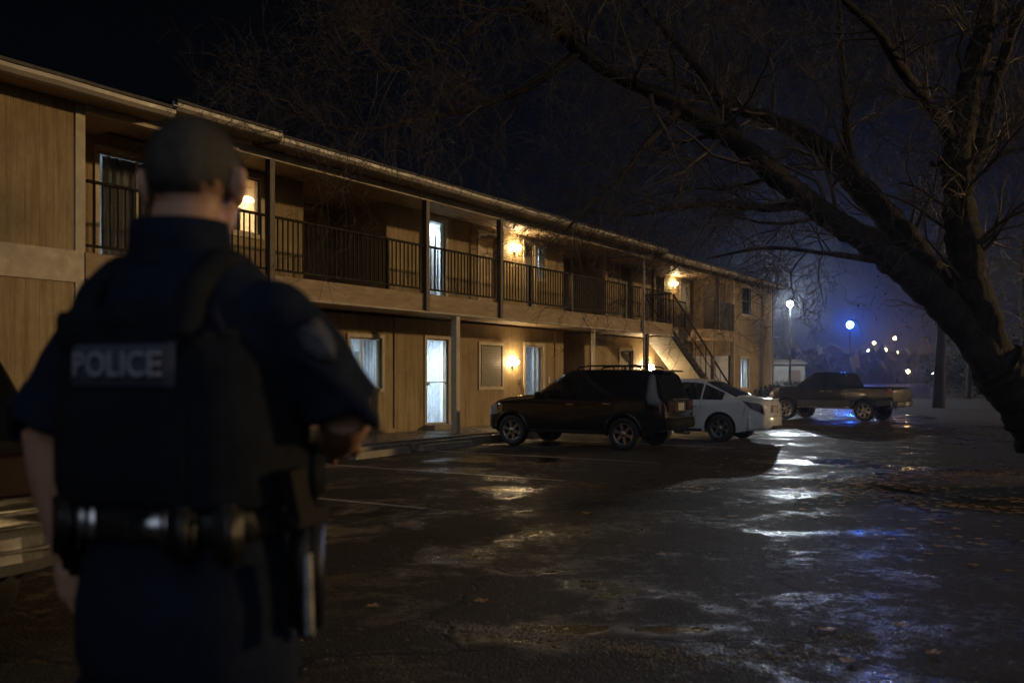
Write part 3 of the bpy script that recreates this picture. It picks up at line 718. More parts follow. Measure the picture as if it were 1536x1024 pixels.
def build_car(name,label,cat,T,paint,loc,rz,kind,group=None):
    root=thing(name,label,cat,loc,rz,group); b=Body(T)
    xr,xf=T['zt'][0][0],T['zt'][-1][0]; wb=T['wb']; wr=T['wr']
    st=set()
    x=xr
    while x<xf: st.add(round(x,3)); x+=.055
    st|={xr,xf,xr+.012,xr+.03,xf-.012,xf-.03}
    for a in T['wins']: st|={a[0],a[1]}
    st|={T['screen'][0],T['screen'][1],T['rear'][0],T['rear'][1]}
    st=sorted(st); 
    qs=sorted({0,.5,1,1.25,1.5,1.75,2,2.3,2.6,3,3.3,3.6,3.8,4,4.1,4.3,4.5,4.7,4.88,5,5.1,5.2,5.5,6,6.5,7})
    m=b.mesh(st,qs)
    body=m.build('body',paint,root)
    cut=MB()
    for wx in (0,wb):
        for sd in (1,-1):
            cut.lathe([(0,sd*.52),(wr+.055,sd*.52),(wr+.055,sd*1.2),(0,sd*1.2)],'y',36,(wx,0,wr+.01),False)
    co=cut.build('cutter',M['plastic'],root)
    def mods(o):
        o.data.materials.append(M['plastic'])
        md=o.modifiers.new('b','BOOLEAN'); md.operation='DIFFERENCE'; md.object=co; md.solver='EXACT'
        try: md.material_mode='TRANSFER'
        except Exception: pass
    bake(body,mods); me=co.data; bpy.data.objects.remove(co); bpy.data.meshes.remove(me)
    # open the window areas
    bm=bmesh.new(); bm.from_mesh(body.data); dele=[]
    for f in bm.faces:
        c=f.calc_center_median(); n=f.normal
        for a in T['wins']:
            if a[0]<c.x<a[1] and b.P(c.x,4.1)[2]<c.z<b.P(c.x,4.88)[2] and abs(c.y)>.35 and f.calc_area()<.05: dele.append(f); break
        else:
            for (a,e,sg) in ((T['screen'][0],T['screen'][1],1),(T['rear'][0],T['rear'][1],-1)):
                if a<c.x<e and c.z>b.P(c.x,5.2)[2]-.002 and abs(c.y)<b.P(c.x,5.2)[1] and n.z>.1 and f.calc_area()<.05: dele.append(f); break
    bmesh.ops.delete(bm,geom=list(set(dele)),context='FACES'); 
    bm.to_mesh(body.data); bm.free()
    for p in body.data.polygons: p.use_smooth=True
    try: body.data.set_sharp_from_angle(angle=R(38))
    except Exception: pass
    for sd in (1,-1):
        for a in T['wins']: b.patch(a[0]-.012,a[1]+.012,4.08,4.9,sd,.003,10,5).build('side_window',M[a[2]],root)
    def full(x0,x1,q0,nm,g):
        mm=MB(); vs=[];fs=[]; nx=8; ny=16
        for i in range(nx+1):
            for j in range(ny+1):
                v=-1+2*j/ny; q=7-(7-q0)*abs(v); vs.append(b.P(lerp(x0,x1,i/nx),q,1 if v>=0 else -1,.003))
        for i in range(nx):
            for j in range(ny): k=i*(ny+1)+j; fs.append((k,k+1,k+ny+2,k+ny+1))
        mm.add(vs,fs,True); return mm.build(nm,M[g],root)
    full(T['screen'][0]-.01,T['screen'][1]+.01,5.15,'windscreen','autoglass'); full(T['rear'][0]-.01,T['rear'][1]+.01,5.15,'rear_window',T.get('rearglass','darkglass'))
    # cabin
    zi=T['seat']; q=MB(); q.box(T['cab'][0],T['cab'][1],-.62,.62,zi-.25,zi-.2); q.build('cabin_floor',M['interior'],root)
    for sx in T['seats']:
        for sy in (-.36,.36):
            q=MB(); q.bbox(sx-.05,sx+.45,sy-.24,sy+.24,zi-.2,zi,.06); q.hexa([(sx-.1,sy-.23,zi-.05),(sx+.08,sy-.23,zi-.05),(sx+.08,sy+.23,zi-.05),(sx-.1,sy+.23,zi-.05)],[(sx-.22,sy-.2,zi+.48),(sx-.12,sy-.2,zi+.48),(sx-.12,sy+.2,zi+.48),(sx-.22,sy+.2,zi+.48)]); q.bbox(sx-.24,sx-.14,sy-.12,sy+.12,zi+.5,zi+.66,.03); q.build('seat',M['interior'],root)
    q=MB(); q.tube([(T['wheelx']+.1*math.cos(a)*.35,.36+.18*math.sin(a),zi+.32+.18*math.cos(a)) for a in [2*PI*k/16 for k in range(17)]],.014,6); q.build('steering_wheel',M['interior'],root)
    # wheels
    for wx in (0,wb):
        for sd in (1,-1): make_wheel(root,wx,sd*(table(T['w'],wx)-.115),wr,.22,sd,T.get('spokes',6))
    # seams, handles, sills
    for sd in (1,-1):
        for pts in T['seams']: b.line(pts,sd,.0045,.000).build('door_seam',M['plastic'],root)
        for hx,hq in T['handles']:
            p=Vector(b.P(hx,hq,sd,.016)); h=MB(); h.bbox(p.x-.09,p.x+.09,p.y-.014,p.y+.014,p.z-.018,p.z+.018,.010); h.build('door_handle',paint if T.get('paintedhandle') else M['chrome'],root)
        p=Vector(b.P(T['mirrorx'],4.15,sd,.0)); h=MB(); h.ico((p.x+.02,p.y+sd*.13,p.z+.06),.1,3,(.55,1,.75)); h.tube([(p.x+.02,p.y,p.z+.01),(p.x+.02,p.y+sd*.09,p.z+.03)],.025,6); h.build('wing_mirror',paint,root)
        if T.get('flare'):
            for wx in (0,wb):
                pts=[]
                for k in range(19):
                    a=R(-12)+R(204)*k/18; xx=wx+(wr+.065)*math.cos(a); zz=wr+.01+(wr+.065)*math.sin(a)
                    # find q at that height
                    lo,hi=1.2,4.2
                    for _ in range(24):
                        mq=(lo+hi)/2
                        if b.P(xx,mq)[2]<zz: lo=mq
                        else: hi=mq
                    pts.append(b.P(xx,lo,sd,.006))
                h=MB(); h.tube(pts,.030,6); h.build('wheel_arch_trim',M[T['flare']],root)
        pts=[b.P(lerp(wr+.12,wb-wr-.12,k/10),1.95,sd,.008) for k in range(11)]
        h=MB(); h.tube(pts,.035,6); h.build('sill',M[T['sill']],root)
    return root,b

def plate(parent,x,y0,z,w=.31,h=.155,n=-1):
    q=MB(); q.bbox(x-.006,x+.006,y0-w/2,y0+w/2,z-h/2,z+h/2,.003); o=q.build('number_plate',M['plate'],parent); return o

SUVT=dict(wb=2.66,wr=.335,rr=.07,
 zt=[(-.86,.90),(-.84,.98),(-.80,1.06),(-.62,1.50),(-.56,1.57),(-.46,1.605),(0,1.635),(.9,1.645),(1.30,1.625),(1.48,1.57),(2.12,1.16),(2.2,1.13),(2.9,1.06),(3.2,.99),(3.34,.92),(3.40,.84),(3.42,.78)],
 zb=[(-.86,.86),(-.80,1.0),(-.5,1.06),(1.8,1.01),(2.15,1.0),(3.0,.93),(3.3,.84),(3.42,.70)],
 z0=[(-.86,.50),(-.82,.42),(-.6,.36),(-.3,.30),(3.0,.30),(3.3,.34),(3.42,.44)],
 w=[(-.86,.72),(-.84,.77),(-.78,.82),(-.5,.875),(0,.895),(2.6,.895),(3.0,.86),(3.25,.78),(3.38,.66),(3.42,.58)],
 wt=[(-.86,.70),(-.80,.72),(-.62,.62),(-.3,.645),(1.3,.635),(1.5,.64),(2.12,.72),(2.5,.74),(3.2,.68),(3.42,.50)],
 wins=[(-.45,.12,'darkglass'),(.22,.98,'darkglass'),(1.08,1.98,'autoglass')],screen=(1.50,2.10),rear=(-.78,-.60),seat=.72,cab=(-.5,2.0),seats=(.45,1.30),wheelx=1.8,
 seams=[[(.17,1.6),(.17,4.05)],[(1.03,1.6),(1.03,4.05)],[(2.06,1.6),(2.06,4.0)],[(.17,2.0),(1.03,2.0),(2.06,2.0)]],handles=[(.36,3.72),(1.20,3.72)],mirrorx=1.93,flare='black',sill='plastic')
def suv_extras(root,b,paint,bump='bumper',pipe=True,lens='lens'):
    for sd in (1,-1):
        q=MB(); pts=[(-.30,sd*.55,1.625),(-.22,sd*.56,1.69),(.1,sd*.565,1.715),(.9,sd*.56,1.715),(1.15,sd*.55,1.69),(1.22,sd*.55,1.635)]
        q.tube(pts,.017,8)
        for k in (2,3): q.tube([pts[k],(pts[k][0],pts[k][1],1.63)],.016,6)
        q.build('roof_rail',M['plastic'],root)
        # tail lamp wraps the corner
        q=b.patch(-.845,-.60,2.9,3.95,sd,.008,8,6,lambda a,c,:(lerp(-.845,-.60-.12*c,a),lerp(3.0,4.0,c))); q.build('tail_lamp',M[lens],root)
        q=MB(); q.bbox(-.90,-.85,sd*.50-.0-.16,sd*.50+.16,.80,1.02,.02); q.build('tail_lamp',M[lens],root)
        q=b.patch(2.95,3.36,3.1,3.98,sd,.006,8,4,lambda a,c:(lerp(3.0+.10*c,3.39,a),lerp(3.15,4.05,c))); q.build('headlamp',M['clear'],root)
        q=b.patch(2.9,3.0,3.2,3.8,sd,.008,3,3); q.build('turn_signal',M['amber'],root)
    for x in (.15,.85):
        q=MB(); q.tube([(x,-.56,1.72),(x,0,1.73),(x,.56,1.72)],.015,6); q.build('roof_bar',M['plastic'],root)
    q=MB(); q.loft([[(-.70+.0*k,-.78+dy*0,0)] for k in ()],False) if False else None
    q=MB()
    sec=[(-.80,.42),(-.97,.44),(-1.0,.50),(-.99,.62),(-.95,.66),(-.78,.67)]
    rings=[]
    for k in range(15):
        y=-.88+1.76*k/14; e=1-abs(y/.88)**5
        rings.append([(lerp(-.66,x,.25+.75*e),y,z) for x,z in sec])
    q.loft(rings,True,False); q.build('rear_bumper',M[bump],root)
    if not pipe:
        for z in (.74,.56): q=MB(); q.bbox(-1.008,-.96,-.74,.74,z-.012,z+.012,.006); q.build('chrome_strip',M['chrome'],root)
    q=MB(); q.bbox(-.985,-.80,-.60,.60,.662,.678,.005); q.build('bumper_trim',M['chrome'],root)
    q=MB(); q.bbox(-.885,-.845,-.30,.30,.76,1.0,.02); q.build('plate_recess',M['plastic'],root)
    plate(root,-.893,0,.88)
    q=MB(); q.bbox(-.90,-.85,-.36,.36,1.015,1.045,.01); q.build('tailgate_handle',M['chrome'],root)
    q=MB(); q.hexa([(-.72,-.52,1.585),(-.5,-.54,1.585),(-.5,.54,1.585),(-.72,.52,1.585)],[(-.74,-.5,1.615),(-.45,-.5,1.64),(-.45,.5,1.64),(-.74,.5,1.615)]); q.build('roof_spoiler',paint,root)
    q=MB()
    sec=[(3.28,.36),(3.44,.40),(3.50,.48),(3.49,.60),(3.44,.66),(3.28,.68)]; rings=[]
    for k in range(15):
        y=-.84+1.68*k/14; e=1-abs(y/.84)**4
        rings.append([(lerp(2.98,x,.2+.8*e),y,z) for x,z in sec])
    q.loft(rings,True,False); q.build('front_bumper',paint,root)
    q=MB()
    for k in range(5): q.bbox(3.395,3.44,-.42,.42,.70+k*.038,.718+k*.038,.004)
    q.build('grille',M['chrome'],root)
    if pipe: q=MB(); q.tube([(-.55,-.5,.33),(-.90,-.5,.31)],.03,10); q.build('exhaust_pipe',M['metal'],root)

HB=math.atan2(.533,-.846)   # nose-in heading
def put_suv(name,label,cat,rearpx,T,paint,group=None,**k):
    r,b=build_car(name,label,cat,T,paint,(0,0,0),HB,'suv',group); suv_extras(r,b,paint,**k); return r,b
hd=Vector((math.cos(HB),math.sin(HB),0)); lf=Vector((-math.sin(HB),math.cos(HB),0))
# near-side (camera side) rear wheel contact measured in the yard; camera side is the car's left
def place(root,px,py,half):
    root.location=Vector((px,py,0))-lf*half
s1,_=put_suv('parked_suv','black SUV with roof rails parked nose to the walkway beside the silver sedan','SUV',None,SUVT,M['black'])
place(s1,2.28,18.9,.80)
s2,_=put_suv('parked_suv','dark SUV at the left edge close behind the police officer, tail lamp showing','SUV',None,SUVT,M['charcoal'],bump='silver',pipe=False,lens='smoke')
# rear right... far corner of its tail is just beside the officer's left arm
p=Vector((-2.26,4.8,0)); s2.location=p+hd*.90+lf*(-.0)-(-lf)*0+(-lf)*(-.80)*0
s2.location=p+hd*.93+lf*.80; s2.location.z=.1

SEDT=dict(wb=2.60,wr=.315,rr=.05,paintedhandle=True,
 zt=[(-1.0,.82),(-.98,.90),(-.94,.965),(-.80,1.0),(-.42,1.03),(-.34,1.05),(.42,1.385),(.55,1.42),(.95,1.445),(1.35,1.42),(1.52,1.37),(2.25,.985),(2.35,.965),(3.0,.87),(3.3,.76),(3.42,.66),(3.44,.6)],
 zb=[(-1.0,.78),(-.9,.88),(-.5,.955),(1.9,.89),(2.3,.87),(3.0,.78),(3.44,.55)],
 z0=[(-1.0,.42),(-.95,.34),(-.7,.27),(-.4,.22),(3.0,.20),(3.3,.22),(3.44,.32)],
 w=[(-1.0,.60),(-.97,.68),(-.9,.745),(-.7,.81),(0,.865),(2.4,.865),(2.9,.82),(3.2,.74),(3.40,.58),(3.44,.5)],
 wt=[(-1.0,.55),(-.9,.62),(-.4,.66),(.45,.53),(1.4,.54),(2.25,.66),(2.8,.64),(3.44,.45)],
 wins=[(-.05,.42,'autoglass'),(.48,1.18,'autoglass'),(1.26,2.1,'autoglass')],screen=(1.54,2.22),rear=(-.32,.40),rearglass='autoglass',seat=.55,cab=(-.3,2.2),seats=(.5,1.40),wheelx=1.9,
 seams=[[(.45,3.4),(.45,4.05)],[(1.22,1.6),(1.22,4.05)],[(2.10,1.6),(2.10,4.0)],[(.45,2.0),(1.22,2.0),(2.1,2.0)],[(-.62,4.2),(-.55,3.0)]],handles=[(.62,3.7),(1.40,3.7)],mirrorx=2.02,sill='plastic',spokes=6)
sd1,b=build_car('parked_sedan','silver white sedan parked beside the black SUV, tail towards the yard','sedan',SEDT,M['white'],(0,0,0),HB,'sedan')
place(sd1,4.79,21.4,.76)
for sd in (1,-1):
    b.patch(0,0,0,0,sd,.006,10,5,lambda a,c:(lerp(-.985+.05*c,-.50-.22*(1-c)+.0*a,a),lerp(3.10+.35*a,4.02-.05*a,c))).build('tail_lamp',M['lens'],sd1)
    b.patch(0,0,0,0,sd,.006,8,4,lambda a,c:(lerp(2.85+.15*c,3.40,a),lerp(3.2,4.1,c))).build('headlamp',M['clear'],sd1)
q=MB(); sec=[(-.80,.26),(-1.06,.28),(-1.10,.36),(-1.10,.55),(-1.07,.60),(-.85,.62)]; rings=[]
for k in range(17):
    y=-.83+1.66*k/16; e=1-abs(y/.83)**3.2; rings.append([(lerp(-.62,x,.12+.88*e),y,z) for x,z in sec])
q.loft(rings,True,True); q.build('rear_bumper',M['white'],sd1)
q=MB(); q.bbox(-1.112,-1.07,-.36,.36,.30,.375,.02); q.build('bumper_vent',M['plastic'],sd1)
q=MB(); q.bbox(-1.012,-.98,-.26,.26,.66,.83,.015); q.build('plate_recess',M['clear'],sd1); plate(sd1,-1.017,0,.74,.30,.14)
q=MB(); q.bbox(-1.0,-.9,-.40,.40,.945,.975,.012); q.build('boot_lip',M['white'],sd1)
q=MB(); sec=[(3.2,.22),(3.46,.26),(3.50,.36),(3.49,.48),(3.40,.54),(3.2,.55)]; rings=[]
for k in range(15):
    y=-.80+1.6*k/14; e=1-abs(y/.80)**3; rings.append([(lerp(2.95,x,.12+.88*e),y,z) for x,z in sec])
q.loft(rings,True,True); q.build('front_bumper',M['white'],sd1)
q=MB(); q.bbox(3.40,3.46,-.35,.35,.58,.66,.01); q.build('grille',M['plastic'],sd1)

PKT=dict(wb=2.98,wr=.375,rr=.06,
 zt=[(-1.02,1.10),(-1.0,1.17),(-.96,1.20),(.62,1.21),(.66,1.23),(.80,1.58),(.88,1.68),(1.0,1.73),(1.5,1.755),(1.85,1.74),(2.0,1.69),(2.58,1.31),(2.66,1.275),(3.3,1.21),(3.62,1.13),(3.72,1.02),(3.74,.95)],
 zb=[(-1.02,1.04),(-.96,1.13),(.62,1.15),(2.5,1.14),(3.2,1.08),(3.6,1.0),(3.74,.86)],
 z0=[(-1.02,.56),(-.9,.50),(-.5,.44),(3.2,.42),(3.6,.46),(3.74,.55)],
 w=[(-1.02,.84),(-.98,.87),(-.9,.89),(3.2,.89),(3.55,.84),(3.70,.72),(3.74,.66)],
 wt=[(-1.02,.80),(.62,.84),(.80,.66),(1.0,.66),(1.9,.65),(2.58,.74),(3.2,.76),(3.74,.60)],
 wins=[(.90,1.28,'darkglass'),(1.38,2.36,'autoglass')],screen=(2.02,2.56),rear=(.68,.79),seat=.78,cab=(.8,2.4),seats=(1.05,1.55),wheelx=2.2,
 seams=[[(.62,1.7),(.62,4.6)],[(1.33,1.7),(1.33,4.05)],[(2.44,1.7),(2.44,4.0)],[(1.33,2.05),(2.44,2.05)]],handles=[(1.52,3.75),(1.22,3.75)],mirrorx=2.32,flare='charcoal',sill='metal',spokes=6)
hp=math.atan2(.69,-.724)
pk,b=build_car('pickup_truck','dark pickup truck with silver wheels standing beyond the building corner','pickup truck',PKT,M['charcoal'],(0,0,0),hp,'pickup')
l2=Vector((-math.sin(hp),math.cos(hp),0)); pk.location=Vector((11.67,30.9,0))-l2*.75; pk.scale=(.94,.94,.94)
for sd in (1,-1):
    b.patch(0,0,0,0,sd,.01,6,5,lambda a,c:(lerp(-1.0,-.84,a),lerp(3.1,4.3,c))).build('tail_lamp',M['amber'],pk)
    b.patch(0,0,0,0,sd,.008,6,4,lambda a,c:(lerp(3.45,3.71,a),lerp(3.2,4.1,c))).build('headlamp',M['clear'],pk)
    b.patch(0,0,0,0,sd,.01,12,3,lambda a,c:(lerp(.50,2.48,a),lerp(2.15,2.75,c))).build('rocker_trim',M['greytrim'],pk)
    b.patch(0,0,0,0,sd,.01,6,3,lambda a,c:(lerp(-.98,-.46,a),lerp(2.15,2.75,c))).build('rocker_trim',M['greytrim'],pk)
    q=MB(); p=b.P(-.30,3.75,sd,.006); q.bbox(p[0]-.07,p[0]+.07,p[1]-.008,p[1]+.008,p[2]-.07,p[2]+.07,.005); 
    if sd>0: q.build('fuel_flap',M['charcoal'],pk)
q=MB(); q.bbox(-.90,.58,-.76,.76,1.204,1.222,.005); q.build('bed_cover',M['plastic'],pk)
q=MB(); sec=[(-.98,.52),(-1.14,.53),(-1.17,.58),(-1.17,.70),(-1.13,.73),(-.98,.74)]; rings=[]
for k in range(11):
    y=-.88+1.76*k/10; e=1-abs(y/.88)**6; rings.append([(lerp(-.95,x,.2+.8*e),y,z) for x,z in sec])
q.loft(rings,True,False); q.build('rear_bumper',M['chrome'],pk)
q=MB(); sec=[(3.5,.46),(3.74,.48),(3.82,.56),(3.82,.72),(3.76,.76),(3.5,.77)]; rings=[]
for k in range(11):
    y=-.87+1.74*k/10; e=1-abs(y/.87)**4; rings.append([(lerp(3.3,x,.2+.8*e),y,z) for x,z in sec])
q.loft(rings,True,False); q.build('front_bumper',M['chrome'],pk)
q=MB()
for k in range(4): q.bbox(3.715,3.765,-.5,.5,.80+k*.06,.83+k*.06,.005)
q.build('grille',M['chrome'],pk)
plate(pk,-1.18,0,.63,.3,.13)
q=MB(); q.tube([(2.7,-.80,1.24),(2.62,-.82,1.82)],.006,5); q.build('aerial',M['plastic'],pk)
for y in (-.35,0,.35):
    q=MB(); q.bbox(1.86,1.93,y-.05,y+.05,1.735,1.772,.012); q.build('marker_lamp',M['clear'],pk)
# ------------------------------------------------------------------ the officer
TH=-R(21)
P=thing('person','police officer in dark navy uniform and vest seen from behind, watching the building','person',(-.605,1.75,.1),TH)
def remesh(o,vox,it=6,fac=.5):
    def md(ob):
        r=ob.modifiers.new('r','REMESH'); r.mode='VOXEL'; r.voxel_size=vox; r.use_smooth_shade=True
        s=ob.modifiers.new('s','SMOOTH'); s.iterations=it; s.factor=fac
    bake(o,md)
    for p in o.data.polygons: p.use_smooth=True
    return o
def ell(a,b,z,cx=0,cy=0,n=40,e=2.3):
    out=[]
    for k in range(n):
        t=2*PI*k/n; c,s_=math.cos(t),math.sin(t)
        out.append((cx+a*math.copysign(abs(c)**(2/e),c),cy+b*math.copysign(abs(s_)**(2/e),s_),z))
    return out
# --- skin: head, neck, forearms, hands as one surface
HR=Matrix.Rotation(R(17),3,'Z'); HC=Vector((0,.015,1.765))
def hv(x,y,z): return HC+HR@Vector((x,y,z))
m=MB()
def hblob(c,sc,sub=3):
    bm=bmesh.new(); bmesh.ops.create_icosphere(bm,subdivisions=sub,radius=1)
    for v in bm.verts: v.co=hv(c[0]+v.co.x*sc[0],c[1]+v.co.y*sc[1],c[2]+v.co.z*sc[2])
    m.bm(bm,True)
hblob((0,-.005,.022),(.082,.101,.093),4); hblob((0,.035,-.045),(.064,.070,.075)); hblob((0,.062,-.085),(.040,.040,.030))
hblob((0,.106,-.022),(.013,.022,.020)); hblob((0,.096,.0),(.010,.018,.028)); hblob((.03,.086,.024),(.024,.014,.008)); hblob((-.03,.086,.024),(.024,.014,.008))
hblob((0,.093,-.060),(.024,.012,.005)); hblob((0,.092,-.069),(.022,.012,.006))
for s_ in (1,-1):
    hblob((s_*.088,-.004,-.012),(.012,.023,.036)); hblob((s_*.097,-.016,.002),(.010,.014,.026)); hblob((s_*.055,.06,-.02),(.02,.025,.02))
m.tube([(0,-.03,1.52),(0,-.022,1.60),hv(0,-.025,-.055),hv(0,-.015,0)],[.074,.066,.064,.06],20)
LE,LW,LH=Vector((-.318,-.03,1.30)),Vector((-.320,.02,1.04)),Vector((-.312,.045,.955))
RE,RW,RH=Vector((.290,.075,1.34)),Vector((.190,.235,1.265)),Vector((.12,.295,1.262))
def limb(a,b,r0,rm,r1,bulge=(0,0,0)):
    mid=a.lerp(b,.35)+Vector(bulge); m.tube([a,mid,a.lerp(b,.7),b],[r0,rm,(rm+r1)*.5,r1],16)
m.tube([LE+Vector((0.02,.01,.1)),LE],[.055,.05],16); limb(LE,LW,.049,.050,.029)
m.tube([RE+Vector((-.04,-.02,.1)),RE],[.055,.05],16); limb(RE,RW,.049,.050,.030)
def hand(w,h,palm_n,side):
    d=(h-w).normalized(); a=d.cross(Vector(palm_n)).normalized(); nn=a.cross(d).normalized()
    m.tube([w,w+d*.03,w+d*.075,w+d*.09],[.027,.036,.040,.034],14)
    for k,(off,L) in enumerate(((-.030,.066),(-.010,.076),(.010,.071),(.029,.056))):
        b0=w+d*.085+a*off; p1=b0+d*L*.45+nn*.006; p2=p1+d*L*.28+nn*.020; p3=p2+d*L*.12+nn*.028
        m.tube([b0-d*.02,b0,p1,p2,p3],[.0095,.0100,.0092,.0085,.0065],10)
    t0=w+d*.03-a*.03*1; t1=t0-a*.022+d*.03+nn*.012; t2=t1+d*.032+nn*.012
    m.tube([t0,t1,t2],[.014,.0115,.009],10)
hand(LW,LH,(1,.1,0),-1); hand(RW,RH,(-.1,-.1,-1),1)
sk=m.build('body',M['skin'],P); remesh(sk,.0055,4,.4)
for s_ in (1,-1):
    e=MB(); e.ico(hv(s_*.030,.083,.008),.0115,2); e.build('eye',M['roomwall'],P)
# hair: close crop
m=MB(); bm=bmesh.new(); bmesh.ops.create_icosphere(bm,subdivisions=5,radius=1)
dele=[]
for v in bm.verts:
    c=v.co; z=c.z; y=c.y
    line=-.66+.62*max(0,y+.1)*1.6 if y>-.1 else -.66-.16*(-y)
    if abs(c.x)>.55: line=max(line,-.42+.6*max(0,y+.30))
    if z<line+.05*math.sin(19*c.x+3*c.y)+.04*math.sin(41*c.x)+.03*math.sin(37*c.y): dele.append(v)
    v.co=hv(c.x*.0838,-.0055+c.y*.1030,.0225+c.z*.0950)
bmesh.ops.delete(bm,geom=dele,context='VERTS'); m.bm(bm,True)
rg=random.Random(4); bm=bmesh.new(); bmesh.ops.create_icosphere(bm,subdivisions=5,radius=1); src=list(m.v)
for k in range(9000):
    i=rg.randrange(len(src)); p=Vector(src[i]); c=(p-hv(0,-.0055,.0225)); n_=c.normalized()
    p=p+Vector((rg.gauss(0,.0025),rg.gauss(0,.0025),rg.gauss(0,.0025)))-n_*.002; L=rg.uniform(.003,.009)*(.55+.6*max(0,n_.z))
    d_=(n_+Vector((rg.gauss(0,.35),rg.gauss(0,.35),rg.gauss(-.15,.35)))).normalized(); s_=d_.orthogonal().normalized()*.0005
    m.add([p-s_,p+s_,p+d_*L],[(0,1,2)])
for k in range(3500):
    a=rg.uniform(0,2*PI); u=Vector((math.cos(a),math.sin(a),0)); zz=-.40-abs(rg.gauss(0,.24))
    if u.y>.25: continue
    q_=math.sqrt(max(0,1-zz*zz*.55)); p=hv(u.x*.079*q_,-.005+u.y*.1*q_,.0225+zz*.095); d_=(HR@Vector((u.x,u.y,-.5+rg.gauss(0,.3)))).normalized(); s_=d_.orthogonal().normalized()*.0005
    m.add([p-s_,p+s_,p+d_*rg.uniform(.003,.007)],[(0,1,2)])
bm.free()
hr=m.build('hair',M['hair'],P,fix=False)
# --- shirt: torso with short sleeves
m=MB()
rings=[ell(.185,.135,1.08),ell(.195,.142,1.20),ell(.212,.148,1.34),ell(.222,.142,1.45),ell(.205,.118,1.535,0,-.008),ell(.150,.092,1.59,0,-.015),ell(.092,.078,1.635,0,-.02)]
m.loft(rings)
for s_,E in ((-1,LE),(1,RE)):
    sh=Vector((s_*.190,-.005,1.508)); m.ico(sh,.074,3,(1,.95,.9))
    cu=sh.lerp(E,.97)+Vector((0,0,-.005)); md_=sh.lerp(E,.5)+Vector((s_*.010,0,.012))
    m.tube([sh,md_,sh.lerp(E,.8)+Vector((s_*.004,0,0)),cu],[.070,.067,.069,.075],20)
    for k in range(5):
        q=sh.lerp(E,.45+.12*k); m.tube([q+Vector((s_*.03,-.075,.01*k)),q+Vector((s_*.078,-.02,-.03)),q+Vector((s_*.055,.05,-.05))],[.007,.017,.006],8)
for k in range(7):
    x=-.12+.04*k; m.tube([(x,-.10,1.56-.01*abs(k-3)),(x*1.5,-.135,1.47)],[.006,.012],6)
st=m.build('shirt',M['shirt'],P); remesh(st,.0095,5,.5)
m=MB()
m.loft([ell(.098,.088,1.600,0,-.020),ell(.090,.083,1.640,0,-.022),ell(.084,.080,1.684,0,-.024),ell(.078,.075,1.683,0,-.024),ell(.076,.073,1.62,0,-.02)],False)
c_=m.build('collar',M['shirt'],st)
# sleeve patch on his right arm
sh=Vector((.195,-.005,1.515)); d=(RE-sh).normalized(); ctr=sh.lerp(RE,.40)
n=Vector((.80,-.55,.2)); n=(n-d*n.dot(d)).normalized(); sd=d.cross(n)
def patch_obj(sz,off,mt,nm,par):
    q=MB(); outl=[(-.9,.8),(-.5,1),(0,.92),(.5,1),(.9,.8),(.95,.1),(.7,-.5),(0,-1.05),(-.7,-.5),(-.95,.1)]
    vs=[ctr+n*(.083+off-.010*abs(u)**2)+sd*(u*sz*.8)-d*(v*sz) for u,v in outl]; vs.append(ctr+n*(.085+off)); k=len(outl)
    vs2=[v-n*.006 for v in vs]
    q.add(vs,[(i,(i+1)%k,k) for i in range(k)]); q.add(vs2,[((i+1)%k,i,k) for i in range(k)]); q.add(vs[:k]+vs2[:k],[(i,k+i,k+(i+1)%k,(i+1)%k) for i in range(k)])
    return q.build(nm,M[mt],par)
pb=patch_obj(.040,0,'patch','sleeve_patch',st); patch_obj(.030,.004,'panelcloth','patch_shield',pb)
# --- vest
m=MB(); rr=[(1.165,.208,.156),(1.18,.218,.164),(1.30,.222,.168),(1.42,.218,.165),(1.485,.190,.154)]
m.loft([ell(a,b,z,0,-.005,48,2.9) for z,a,b in rr])
# shoulder straps
for s_ in (1,-1):
    pts=[Vector((s_*.115,-.150,1.46)),Vector((s_*.112,-.125,1.545)),Vector((s_*.108,-.06,1.600)),Vector((s_*.105,.0,1.605)),Vector((s_*.105,.07,1.57)),Vector((s_*.11,.14,1.46))]
    for a,b in zip(pts,pts[1:]):
        m.tube([a,b],[.028,.028],10)
m.tube([(-.1,-.150,1.475),(0,-.155,1.50),(.1,-.150,1.475)],[.03,.035,.03],10)
vs_=m.build('vest',M['vest'],P); remesh(vs_,.009,4,.5)
def backp(x,z,off=0):   # point on the back of the vest
    a,b=.222,.167; y=-b*max(0,1-abs(x/a)**2.9)**(1/2.9)-.005; return Vector((x,y-off,z))
def backpad(x0,x1,z0,z1,off,nm,mt,par,nx=14,nz=6):
    q=MB(); vs=[];fs=[]
    for i in range(nx+1):
        for j in range(nz+1):
            e=min(1,min(i,nx-i)/1.0)*min(1,min(j,nz-j)/1.0)
            vs.append(backp(lerp(x0,x1,i/nx),lerp(z0,z1,j/nz),off*(.25+.75*e)))
    for i in range(nx):
        for j in range(nz): k=i*(nz+1)+j; fs.append((k,k+1,k+nz+2,k+nz+1))
    q.add(vs,fs,True); return q.build(nm,M[mt],par)
backpad(-.195,.13,1.185,1.375,.014,'back_panel','vest',vs_)
backpad(-.19,.12,1.445,1.515,.010,'yoke_panel','vest',vs_)
npan=backpad(-.112,.112,1.382,1.462,.016,'name_panel','panelcloth',vs_,18,4)
